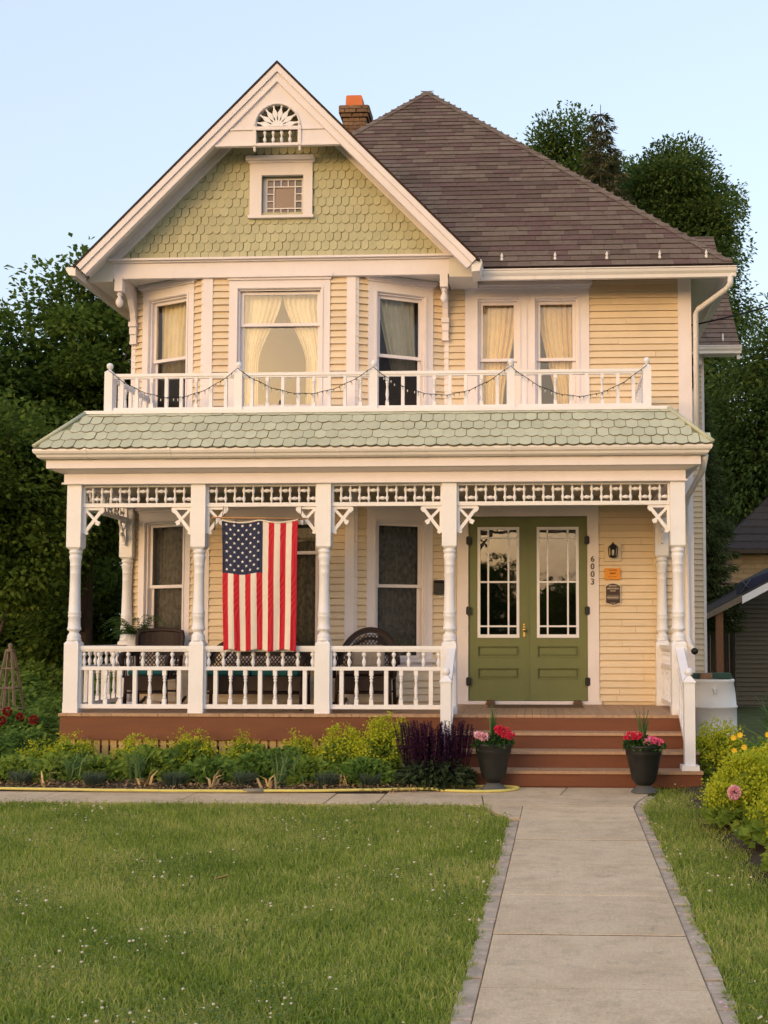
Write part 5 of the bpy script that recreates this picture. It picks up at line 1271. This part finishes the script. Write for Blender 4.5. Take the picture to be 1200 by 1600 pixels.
def conifer(name, label, pos, h, z0, r, mat, nlev=34, tr=.16, seed=1, group=None, sparse=1.0, L=.14):
    g = np.random.default_rng(seed); x, y = pos; o = empty(name, (x, y, 0), label, 'tree', group); m = MB()
    m.tube([(x, y, 0), (x, y, h * .5), (x, y, h)], [tr, tr * .6, .01], 8); P_, D_ = [], []
    for k in range(nlev):
        t = k / nlev; z = z0 + (h - z0) * t; rr = r * (1 - t) ** .85 * g.uniform(.75, 1.15) + .12
        nb_ = int(g.integers(6, 10) * sparse) + 1; a0 = g.uniform(0, 6.28)
        for b in range(nb_):
            a = a0 + 6.28 * b / nb_ + g.normal(0, .2); ln_ = rr * g.uniform(.7, 1.1)
            dx, dy = math.cos(a), math.sin(a); pts = []
            for s in np.linspace(0, 1, 5): pts.append((x + dx * ln_ * s, y + dy * ln_ * s, z - .30 * ln_ * s + .22 * ln_ * s * s))
            m.tube(pts, [.022, .016, .012, .008, .004], 4, cap=False)
            q = int(ln_ * 130 * (.14 / L) + 12); s = g.uniform(.12, 1, q); base = np.stack([x + dx * ln_ * s, y + dy * ln_ * s, z - .30 * ln_ * s + .22 * ln_ * s * s], 1)
            side = g.normal(0, .16 * (1.1 - s * .7), q); base += np.stack([-dy * side, dx * side, -np.abs(side) * .5 - g.uniform(0, .10, q)], 1)
            P_.append(base); D_.append(np.stack([dx * .6 - dy * side * 5, dy * .6 + dx * side * 5, g.uniform(-.9, .1, q)], 1))
    P_ = np.concatenate(P_); D_ = np.concatenate(D_); n = len(P_)
    V, F_ = leaf_geo(P_, D_, L * g.uniform(.6, 1.3, n), L * .24 * g.uniform(.7, 1.3, n), g.normal(0, .5, (n, 3)) + [0, 0, 1]); npmesh('crown', V, F_, mat, g.uniform(0, 1, n), o)
    m.build('trunk', 'bark', o, fix=False); return o
G_L = 'leafy trees left of the house'
tree('maple_tree', 'tall leafy tree left of the house whose top meets the sky beside the gable eave', (-9.7, 24.5), 10.6, 2.2, 2.9, 230, 220, .13, .10, 'maple', .26, .75, seed=1, group=G_L, top=.8)
tree('maple_tree', 'leafy tree at the far left edge with foliage down to the garden', (-12.3, 22.5), 9.8, 1.2, 2.8, 230, 200, .13, .10, 'maple', .24, .75, seed=2, group=G_L, top=.75)
tree('maple_tree', 'dark tree behind the porch corner filling the gap below the upper eave', (-7.9, 27.0), 9.6, 1.6, 2.5, 190, 140, .17, .12, 'maple', .22, .7, seed=3, group=G_L)
tree('maple_tree', 'lower spreading tree in front of the dark trees at left, near the porch roof', (-9.4, 19.4), 6.0, 1.5, 1.9, 150, 220, .10, .08, 'maple', .14, .55, seed=4, group=G_L)
tree('maple_tree', 'shaded tree far behind the left garden', (-14.5, 33.0), 9.5, .6, 3.6, 170, 110, .24, .17, 'maple', .28, 1.0, seed=5, group=G_L)
tree('maple_tree', 'shaded tree far behind the porch at left', (-10.2, 35.0), 9.0, .6, 3.4, 160, 110, .24, .17, 'maple', .28, 1.0, seed=6, group=G_L)
for i, (X, Y, hh) in enumerate(((-13.5, 29, 3.6), (-11.2, 28.2, 3.4), (-9.2, 30.0, 3.8))):
    tree('tall_shrub', ('dense dark shrub at the back of the left garden, outermost', 'dense dark shrub at the back of the left garden, middle one', 'dense dark shrub at the back of the left garden, nearest the porch')[i], (X, Y), hh, .0, 1.6, 90, 90, .18, .13, 'maple', .08, .7, seed=20 + i, cat='shrub', group='dark shrubs at the back of the garden', limbs=8)
tree('locust_tree', 'tall feathery tree just over the right roof slope', (.55, 40.0), 19.6, 9.5, 2.2, 330, 330, .155, .08, 'locust', .3, .85, .8, .25, seed=7, top=.9, group='tall trees behind the house')
tree('locust_tree', 'broad dense tree behind the right end of the roof', (4.7, 41.0), 21.4, 5.0, 2.85, 470, 370, .155, .085, 'locust', .35, .85, .7, .2, seed=8, top=1.0, group='tall trees behind the house')
tree('locust_tree', 'dark leafy tree right of the house below the wire', (6.7, 33.0), 11.6, 2.0, 2.3, 220, 210, .17, .08, 'locust', .28, .8, .7, .2, seed=9, group='tall trees behind the house')
tree('locust_tree', 'pale green tree in the gap above the neighbouring roof', (7.6, 44.0), 11.5, 1.0, 2.8, 150, 130, .24, .12, 'fern', .3, .9, .7, .2, seed=10, group='tall trees behind the house')
tree('locust_tree', 'shaded tree low behind the rear wing', (4.6, 36.0), 8.4, 1.0, 2.2, 150, 120, .22, .10, 'locust', .28, .8, .7, .2, seed=12, group='tall trees behind the house')
tree('locust_tree', 'rounded tree crown filling the gap behind the spruce', (2.9, 44.0), 20.9, 7.0, 2.4, 220, 340, .15, .075, 'locust', .3, .9, .7, .2, seed=14, group='tall trees behind the house')
conifer('spruce_tree', 'sparse brownish spruce top between the two tall trees', (2.1, 37.5), 18.9, 9.0, 3.0, 'spruce', 30, seed=3, sparse=.6, L=.20)
conifer('hemlock_tree', 'drooping evergreen beside the right wall of the house', (3.45, 25.4), 7.0, 1.9, .95, 'hemlock', 36, seed=5, L=.12)
for i, (X, Y, hh, lb) in enumerate(((-17, -22, 5.6, 'outermost left'), (-10, -25, 5.0, 'second from the left'), (-3.5, -24, 5.2, 'straight opposite the bay'), (2.5, -25, 4.4, 'opposite the door'), (8.5, -24, 4.8, 'right of the one opposite the door'), (15, -24, 5.2, 'outermost right'))):
    tree('street_tree', 'dark street tree mirrored in the door glass, ' + lb, (X, Y), hh, -.6, 3.8, 120, 90, .34, .26, 'maple', .2, 1.2, seed=30 + i, group='trees across the street')

# ------------------------------------------------------------------ garden plants
def mound(name, label, cat, pos, rx, ry, h, n, L, W, mat, bloom=None, group=None, base=.02, z_lift=0):
    x, y = pos; o = empty(name, (x, y, base), label, cat, group)
    nst = 14; st_ = MB()
    a = rng.uniform(0, 2 * np.pi, n); r = np.sqrt(rng.uniform(0, 1, n)); hh = h * (1 - .75 * r ** 2) * rng.uniform(.3, 1, n) ** .7
    wob = 1 + .15 * np.sin(a * 3 + x * 5) + .1 * np.sin(a * 5 + y * 7)
    p = np.stack([x + rx * r * np.cos(a) * wob, y + ry * r * np.sin(a) * wob, base + hh], 1)
    d = np.stack([np.cos(a), np.sin(a), rng.uniform(-.3, .5, n)], 1) + rng.normal(0, .5, (n, 3))
    V, F_ = leaf_geo(p, d, L * rng.uniform(.6, 1.3, n), W * rng.uniform(.6, 1.3, n), rng.normal(0, .45, (n, 3)) + [0, -.9, .8])
    npmesh('foliage', V, F_, mat, rng.uniform(0, 1, n), o)
    for k in range(nst):
        t = rng.uniform(0, 6.28); q = rng.uniform(0, .6); st_.tube([(x, y, base - .03), (x + rx * q * math.cos(t), y + ry * q * math.sin(t), base + h * .7)], .004, 4)
    st_.build('stems', mat if False else 'pot_foot', o)
    if bloom:
        bmat, ncl, npc, hb, rc, ls = bloom
        a = rng.uniform(0, 2 * np.pi, ncl); r = np.sqrt(rng.uniform(0, 1, ncl)) * 1.02
        c = np.stack([x + rx * r * np.cos(a), y + ry * r * np.sin(a), base + hb * (1 - .55 * r ** 2) * rng.uniform(.72, 1.06, ncl)], 1)
        i = np.repeat(np.arange(ncl), npc); m_ = len(i); p = c[i] + rng.normal(0, 1, (m_, 3)) * [rc, rc, rc * .7]
        V, F_ = leaf_geo(p, rng.normal(0, 1, (m_, 3)) + [0, -.2, .5], ls * rng.uniform(.6, 1.3, m_), ls * .9, None); tag(npmesh('blooms', V, F_, bmat, np.clip(rng.uniform(0, 1, ncl)[i] * .5 + rng.uniform(0, .7, m_), 0, 1), o), kind='stuff')
    return o
MG = 'frothy yellow green plants in the front bed'
def mantle(x, y, rx, h, fr, lb, ry=None, grp=MG, nb=1.0):
    return mound('lady_mantle', lb, 'plant', (x, y), rx, ry or rx * .85, h, int(1500 * rx / .35), .075, .075, 'mantle_leaf', ('mantle_bloom', int(90 * rx / .35 * fr * nb), 26, h * 1.32, .036, .024), grp)
for x, y, rx, h, fr, lb in ((-5.50, 12.75, .20, .30, .5, 'lady mantle clump at the left corner of the porch lattice'), (-5.12, 12.72, .28, .36, .55, 'lady mantle clump before the leftmost porch post'), (-4.35, 12.72, .30, .34, .5, 'lady mantle clump under the first railing bay, left half'),
                            (-3.80, 12.72, .32, .38, .5, 'lady mantle clump before the second porch post'), (-3.15, 12.72, .30, .36, .4, 'lady mantle clump under the flag'), (-2.62, 12.74, .26, .36, .6, 'lady mantle clump left of the third porch post'),
                            (-2.12, 12.70, .32, .42, 1.1, 'bright yellow lady mantle clump right of the third porch post'), (-1.62, 12.62, .36, .50, 1.5, 'largest bright yellow lady mantle beside the purple sage')):
    mantle(x, y, rx, h, fr, lb)
for i, (x, y, rx, h, lb) in enumerate(((-4.70, 12.38, .30, .24, 'low leafy plant in front of the first lady mantle clumps'), (-3.45, 12.30, .34, .26, 'low leafy plant in front of the second porch post'), (-2.40, 12.28, .30, .24, 'low leafy plant in front of the third porch post'), (-1.80, 12.20, .30, .26, 'low leafy plant in front of the largest lady mantle'), (-5.55, 12.3, .34, .26, 'low leafy plant at the left end of the front bed'), (-3.0, 12.35, .30, .28, 'low leafy plant between the withered tulips'), (-4.15, 12.45, .34, .34, 'low leafy plant under the middle of the first railing bay'), (-2.75, 12.5, .32, .34, 'low leafy plant under the right edge of the flag'), (-5.1, 12.35, .3, .28, 'low leafy plant before the leftmost porch post'))):
    mound('leafy_plant', lb, 'plant', (x, y), rx, rx * .8, h, 1300, .085, .05, 'shrub' if i % 2 else 'mantle_leaf', group='low leafy plants in the front bed')
sv = empty('purple_sage', (-1.04, 12.08, .02), 'clump of tall dark purple sage spikes left of the steps', 'plant')
n = 1500; a = rng.uniform(0, 2 * np.pi, n); r = np.sqrt(rng.uniform(0, 1, n)); p = np.stack([-1.06 + .38 * r * np.cos(a), 12.06 + .22 * r * np.sin(a), .03 + .30 * (1 - .6 * r ** 2) * rng.uniform(.2, 1, n)], 1)
V, F_ = leaf_geo(p, np.stack([np.cos(a), np.sin(a), rng.uniform(-.6, .3, n)], 1) + rng.normal(0, .4, (n, 3)), .085 * rng.uniform(.6, 1.3, n), .032, rng.normal(0, .4, (n, 3)) + [0, -.3, 1]); npmesh('foliage', V, F_, 'sage_leaf', rng.uniform(0, 1, n), sv)
P_, D_ = [], []; stm2 = MB()
for k in range(150):
    a = rng.uniform(0, 6.28); r = math.sqrt(rng.uniform()); bx, by = -1.04 + .34 * r * math.cos(a), 12.10 + .18 * r * math.sin(a); hh = rng.uniform(.44, .64); lx, ly = rng.normal(0, .05) + .07 * math.cos(a) * r, rng.normal(0, .04)
    f = lambda t: np.array([bx + lx * t, by + ly * t, .05 + hh * t]); stm2.tube([f(0), f(.5), f(1)], .003, 4, cap=False)
    for t in np.linspace(.5, 1, 20):
        for q in range(4): P_.append(f(t)); an = rng.uniform(0, 6.28); D_.append([math.cos(an), math.sin(an), .6])
P_, D_ = np.array(P_), np.array(D_); V, F_ = leaf_geo(P_, D_, .020 * rng.uniform(.6, 1.2, len(P_)), .012); npmesh('flower_spikes', V, F_, 'sage_spike', rng.uniform(0, 1, len(P_)), sv); stm2.build('stems', 'sage_spike', sv, fix=False)
TU = 'blue grey tufts along the front of the bed'
for k, (x, y, r) in enumerate(((-5.35, 11.98, .17), (-4.55, 11.93, .18), (-3.72, 11.95, .19), (-3.0, 11.96, .16), (-2.15, 11.98, .19), (-1.72, 11.98, .18), (-1.28, 12.02, .20), (-6.1, 11.98, .18))):
    n = 520; a = rng.uniform(0, 6.28, n); rr = r * .5 * np.sqrt(rng.uniform(0, 1, n)); V, F_ = blade_geo(np.stack([x + rr * np.cos(a), y + rr * np.sin(a), np.full(n, .03)], 1), rng.uniform(.09, .17, n), np.full(n, .006), rng.uniform(.1, .85, n), a + rng.normal(0, .4, n))
    o = empty('blue_tuft', (x, y, .03), ('second', 'third', 'fourth', 'fifth', 'sixth', 'seventh', 'eighth', 'first')[k] + ' blue grey grassy tuft from the left along the hose', 'plant', TU); npmesh('blades', V, F_, 'blue_tuft', np.repeat(rng.uniform(0, 1, n), 2), o)
def blades_plant(name, label, x, y, n, h, w, mat, lean=(.1, .6), group=None, sp=.05, cat='plant'):
    o = empty(name, (x, y, .03), label, cat, group); a = rng.uniform(0, 6.28, n)
    V, F_ = blade_geo(np.stack([x + rng.normal(0, sp, n), y + rng.normal(0, sp, n), np.full(n, .02)], 1), h * rng.uniform(.6, 1.1, n), np.full(n, w), rng.uniform(*lean, n), a); npmesh('leaves', V, F_, mat, np.repeat(rng.uniform(0, 1, n), 2), o); return o
for x, y, lb in ((-4.20, 12.2, 'clump of grassy green leaves below the first railing bay'), (-3.95, 12.55, 'dark strappy clump left of the flag in the bed'), (-2.85, 12.45, 'dark strappy clump right of the flag in the bed'), (-2.62, 12.1, 'small strappy clump in front of the third porch post'), (-4.85, 12.15, 'grassy clump left of the withered tulips')):
    blades_plant('strappy_plant', lb, x, y, 60, .36, .022, 'iris', (.1, .7), 'strappy plants in the front bed')
for x, y, lb in ((-5.05, 11.92, 'withered tulip leaves nearest the left porch post'), (-4.02, 11.93, 'withered tulip leaves below the first railing bay'), (-3.30, 11.92, 'withered tulip leaves below the flag'), (-2.70, 11.85, 'single pale withered leaf right of the hose coupling'), (-1.98, 11.98, 'withered pale leaves in front of the bright lady mantle'), (-2.35, 12.02, 'pale green tulip leaves below the third porch post')):
    blades_plant('withered_tulip', lb, x, y, 7, .22, .030, 'withered' if 'green' not in lb else 'iris', (.3, .95), 'withered tulips in the front bed', .03)
# straw mulch
n = 2600; p = np.stack([rng.uniform(-8, -1.1, n), 11.70 + np.abs(rng.normal(0, .28, n)), np.full(n, .055)], 1); p[:, 2] = .02 + np.clip((p[:, 1] - 11.7) / .3, 0, 1) * .045 + rng.uniform(0, .015, n)
V, F_ = leaf_geo(p, np.stack([rng.normal(size=n), rng.normal(size=n), rng.normal(0, .15, n)], 1), rng.uniform(.03, .11, n), rng.uniform(.006, .02, n), np.tile([0, 0, 1.0], (n, 1))); tag(npmesh('straw_mulch', V, F_, 'straw'), 'dry straw and leaf mulch scattered along the front bed', kind='stuff')
# left side garden
for i, (x, y, rx, h, lb) in enumerate(((-6.35, 14.2, .55, .62, 'leafy peony bush with dark red blooms left of the porch'), (-7.3, 13.6, .6, .60, 'leafy peony bush with dark red blooms at the left edge'))):
    o = mound('peony_bush', lb, 'bush', (x, y), rx, rx, h, 2600, .13, .055, 'shrub', group='peony bushes left of the porch')
    for k in range(6):
        bx, by, bz = x + rng.uniform(-.4, .4), y - .3 + rng.uniform(-.2, .2), h * rng.uniform(.85, 1.1); m_ = 90; q = unit(rng.normal(size=(m_, 3))); V, F_ = leaf_geo(q * .033 + [bx, by, bz], q + rng.normal(0, .4, (m_, 3)), .032, .032); npmesh('bloom', V, F_, 'petal_dark_red', None, o)
for i, (x, y, rx, h, L, lb) in enumerate(((-6.3, 12.9, .5, .50, .09, 'bushy green plant at the left end of the front bed beside the lattice'), (-7.2, 12.6, .6, .42, .08, 'rounded bushy plant at the lower left edge of the garden'), (-6.5, 15.8, .7, .75, .10, 'tall green perennial behind the red peonies'), (-7.6, 16.5, .8, .85, .10, 'green perennial beside the obelisk'), (-6.6, 18.2, .9, .95, .12, 'green perennial by the porch side'), (-8.6, 18.5, 1.0, 1.0, .12, 'green perennial behind the obelisk'), (-7.4, 21.0, 1.1, 1.1, .13, 'green perennial at the back of the side garden'), (-9.6, 21.5, 1.2, 1.1, .13, 'green perennial at the back under the trees'), (-6.0, 13.55, .42, .48, .09, 'green leafy plant against the porch side'))):
    mound('garden_perennial', lb, 'plant', (x, y), rx, rx, h, int(2400 * rx / .6), L, L * .42, 'shrub' if i % 2 else 'mantle_leaf' if i == 1 else 'shrub', group='green perennials in the side garden')
# right bed
RG = 'frothy yellow green plants along the right lawn'
for x, y, rx, h, fr, lb in ((1.93, 12.75, .34, .46, 1.3, 'lady mantle mound beside the right newel and barrel'), (2.20, 10.7, .50, .42, 2.2, 'lady mantle mound behind the pink peony'), (1.80, 9.75, .42, .44, 2.6, 'lady mantle mound with the pink peony at its edge'), (2.05, 8.75, .45, .44, 2.6, 'lady mantle mound at the right edge by the lawn'), (1.90, 7.85, .36, .36, 2.4, 'nearest lady mantle mound at the right edge')):
    mantle(x, y, rx, h, fr, lb, grp=RG, nb=1.25)
pe = empty('pink_peony', (1.60, 9.55, .02), 'single pink peony bloom hanging over the right lawn', 'flower')
m_ = 260; q = unit(rng.normal(size=(m_, 3))) * [1, .8, 1.15]; V, F_ = leaf_geo(q * .026 + [1.545, 9.42, .33], q + rng.normal(0, .25, (m_, 3)), .034, .032); npmesh('bloom', V, F_, 'petal_pale', None, pe); MB().tube([(1.75, 9.7, .05), (1.66, 9.5, .34), (1.55, 9.43, .34)], .006, 5).build('stalk', 'pot_foot', pe)
yf_ = empty('yellow_flowers', (2.25, 11.6, .02), 'green plant dotted with yellow flowers near the barrel', 'plant')
n = 900; a = rng.uniform(0, 6.28, n); r = np.sqrt(rng.uniform(0, 1, n)); V, F_ = leaf_geo(np.stack([2.25 + .35 * r * np.cos(a), 11.6 + .3 * r * np.sin(a), .05 + .56 * (1 - .5 * r * r) * rng.uniform(.3, 1, n)], 1), rng.normal(0, 1, (n, 3)) + [0, 0, .4], .08, .03); npmesh('foliage', V, F_, 'shrub', rng.uniform(0, 1, n), yf_)
for k in range(11):
    c_ = np.array([2.02 + rng.uniform(-.15, .35), 11.35 + rng.uniform(-.12, .12), .53 + rng.uniform(-.12, .1)]); an = np.linspace(0, 6.28, 8, endpoint=False); V, F_ = leaf_geo(np.tile(c_, (8, 1)), np.stack([np.cos(an), -.35 * np.ones(8), np.sin(an)], 1), .034, .026, np.tile([0, -1.0, .2], (8, 1))); npmesh('bloom', V, F_, 'petal_yellow', None, yf_)
for x, y, lb in ((3.0, 13.0, 'strappy green clump at the right edge beyond the barrel'), (3.6, 17.0, 'strappy green clump far right below the carport'), (4.2, 19.5, 'strappy green clump at the foot of the dark siding'), (2.7, 12.4, 'strappy green clump behind the yellow flowers')):
    blades_plant('daylily', lb, x, y, 150, .75, .035, 'iris', (.2, .85), 'daylilies right of the house', .16)
mound('garden_perennial', 'round leafy plant between barrel and lady mantle', 'plant', (2.75, 11.2), .45, .45, .5, 1500, .11, .08, 'shrub')

# ------------------------------------------------------------------ lawn
def inlawn(x, y):
    left = (x < wx(-.300, 0) + TILT * y + creep(x, y)) & (y < 10.95); left &= ~((y > 10.35) & (x > -.42 - (10.95 - y) * .0) & (x > -.45 - .35 * (y - 10.35)))
    re_ = np.where(y < 10.75, wx(.865, 0) + TILT * y, wx(.865, 10.75) + .21 * np.clip((y - 10.75) / .95, 0, 1) ** 1.6)
    right = (x > re_ - .01 + creep(x, y + 3)) & (y < 12.2) & (x < 1.72 + .25 * np.sin(y * 2.1) - .0 * y)
    return left | right
def creep(x, y): return .02 * np.sin(y * 23 + 3 * np.sin(y * 7)) + .015 * np.sin(y * 61)
def vnoise(x, y, s, k):
    r = np.zeros_like(x)
    for i in range(4): r += np.sin(x * s * (1 + .37 * i) + 1.7 * i + k + 1.3 * np.sin(y * s * .8 + i)) * np.sin(y * s * (1.1 + .29 * i) + 2.1 * i + k * .7 + 1.1 * np.sin(x * s * .7 - i))
    return r / 4
GP = []
for x0, x1, y0, y1, dens in ((-3.6, 2.4, 4.0, 5.6, 9500), (-4.2, 2.4, 5.6, 7.2, 7500), (-5.2, 2.4, 7.2, 9.0, 5500), (-6.6, 2.2, 9.0, 11.0, 4300), (.6, 2.0, 11.0, 12.2, 4300)):
    n = int((x1 - x0) * (y1 - y0) * dens); x = rng.uniform(x0, x1, n); y = rng.uniform(y0, y1, n)
    k = inlawn(x, y) & (np.abs(x) < .62 * y + .4); x, y = x[k], y[k]
    k = rng.uniform(0, 1, len(x)) < .80 + .25 * vnoise(x, y, 3.0, 1); GP.append(np.stack([x[k], y[k]], 1))
GP = np.concatenate(GP); n = len(GP); gx, gy = GP[:, 0], GP[:, 1]
pt = vnoise(gx, gy, 1.6, 0) * .5 + vnoise(gx, gy, 4.5, 3) * .4
hgt = np.where(gy < 7.5, .84, 1.0) * (.026 + .012 * pt) * rng.uniform(.4, 1.5, n)
edge = rng.uniform(0, 1, n) < .04; hgt[edge] *= 1.8
V, F_ = blade_geo(np.stack([gx, gy, np.full(n, -.03)], 1), hgt + .03, rng.uniform(.004, .008, n), rng.uniform(.2, .92, n), rng.uniform(0, 6.28, n))
tint = np.clip(.47 + .38 * vnoise(gx, gy, 2.3, 5) + .22 * vnoise(gx, gy, 9.0, 2) + rng.normal(0, .30, n), 0, 1.25)
tag(npmesh('grass', V, F_, 'grass', np.repeat(tint, 2)), 'mown lawn grass', kind='stuff')
# clover heads
ic = MB().ball((0, 0, 0), 1, 6, 4); nv = np.array(ic.v); nf = [f for f in ic.f if len(f) == 4]
xs2 = rng.uniform(-5, 2, 9000); ys2 = 4.2 + 8 * rng.uniform(0, 1, 9000) ** 1.2; k = inlawn(xs2, ys2) & (rng.uniform(0, 1, 9000) < np.clip(.08 + .55 * vnoise(xs2, ys2, 1.9, 9), 0, 1)); xs2, ys2 = xs2[k][:1000], ys2[k][:1000]
rad = rng.uniform(.004, .0105, len(xs2)) * rng.uniform(.6, 1.1, len(xs2)); VV = (nv[None] * rad[:, None, None] * np.array([1, 1, .7]) + np.stack([xs2, ys2, rng.uniform(.040, .062, len(xs2))], 1)[:, None]).reshape(-1, 3)
FF = (np.array(nf)[None] + (np.arange(len(xs2)) * len(nv))[:, None, None]).reshape(-1, 4); tag(npmesh('clover_flowers', VV, FF, 'clover', smooth=True), 'white clover heads dotted over the lawn', kind='stuff')
# clover leaves in patches
n = 60000; x = rng.uniform(-6, 2.2, n); y = 4.0 + 7.9 * rng.uniform(0, 1, n) ** 1.3; k = inlawn(x, y) & (np.abs(x) < .62 * y + .4) & (rng.uniform(0, 1, n) < np.clip(.25 + .9 * vnoise(x, y, 1.9, 9), 0, 1)); x, y = x[k], y[k]; n = len(x)
c_ = np.stack([x, y, rng.uniform(.012, .038, n)], 1); a = rng.uniform(0, 6.28, n); c3 = np.repeat(c_, 3, 0); a3 = np.repeat(a, 3) + np.tile([0, 2.09, 4.19], n)
V, F_ = leaf_geo(c3, np.stack([np.cos(a3), np.sin(a3), rng.uniform(-.2, .35, 3 * n)], 1), rng.uniform(.008, .015, 3 * n), rng.uniform(.009, .014, 3 * n), rng.normal(0, .25, (3 * n, 3)) + [0, 0, 1]); tag(npmesh('clover_leaves', V, F_, 'clover_leaf', rng.uniform(0, 1, 3 * n)), 'clover leaves growing among the lawn grass', kind='stuff')
# fallen petals along the walk
n = 90; yy_ = rng.uniform(4.5, 11, n); sd = rng.uniform(0, 1, n) < .3; xx_ = np.where(sd, wx(-.27, 0) + TILT * yy_, wx(.84, 0) + TILT * yy_) + rng.normal(0, .035, n)
V, F_ = leaf_geo(np.stack([xx_, yy_, np.full(n, .012)], 1), np.stack([rng.normal(size=n), rng.normal(size=n), np.abs(rng.normal(0, .2, n))], 1), rng.uniform(.012, .03, n), .016, np.tile([0, 0, 1.0], (n, 1))); tag(npmesh('fallen_petals', V, F_, 'petal_pale'), 'pale fallen petals along the edges of the walk', kind='stuff')
lf = MB().add([(-2.02, 7.32, .05), (-1.99, 7.29, .07), (-1.93, 7.31, .085), (-1.95, 7.35, .06)], [(0, 1, 2), (0, 2, 3)]).build('dry_leaf', 'withered'); sm = lf.modifiers.new('thickness', 'SOLIDIFY'); sm.thickness = .003
tag(lf, 'curled dry brown leaf lying on the lawn', 'leaf')
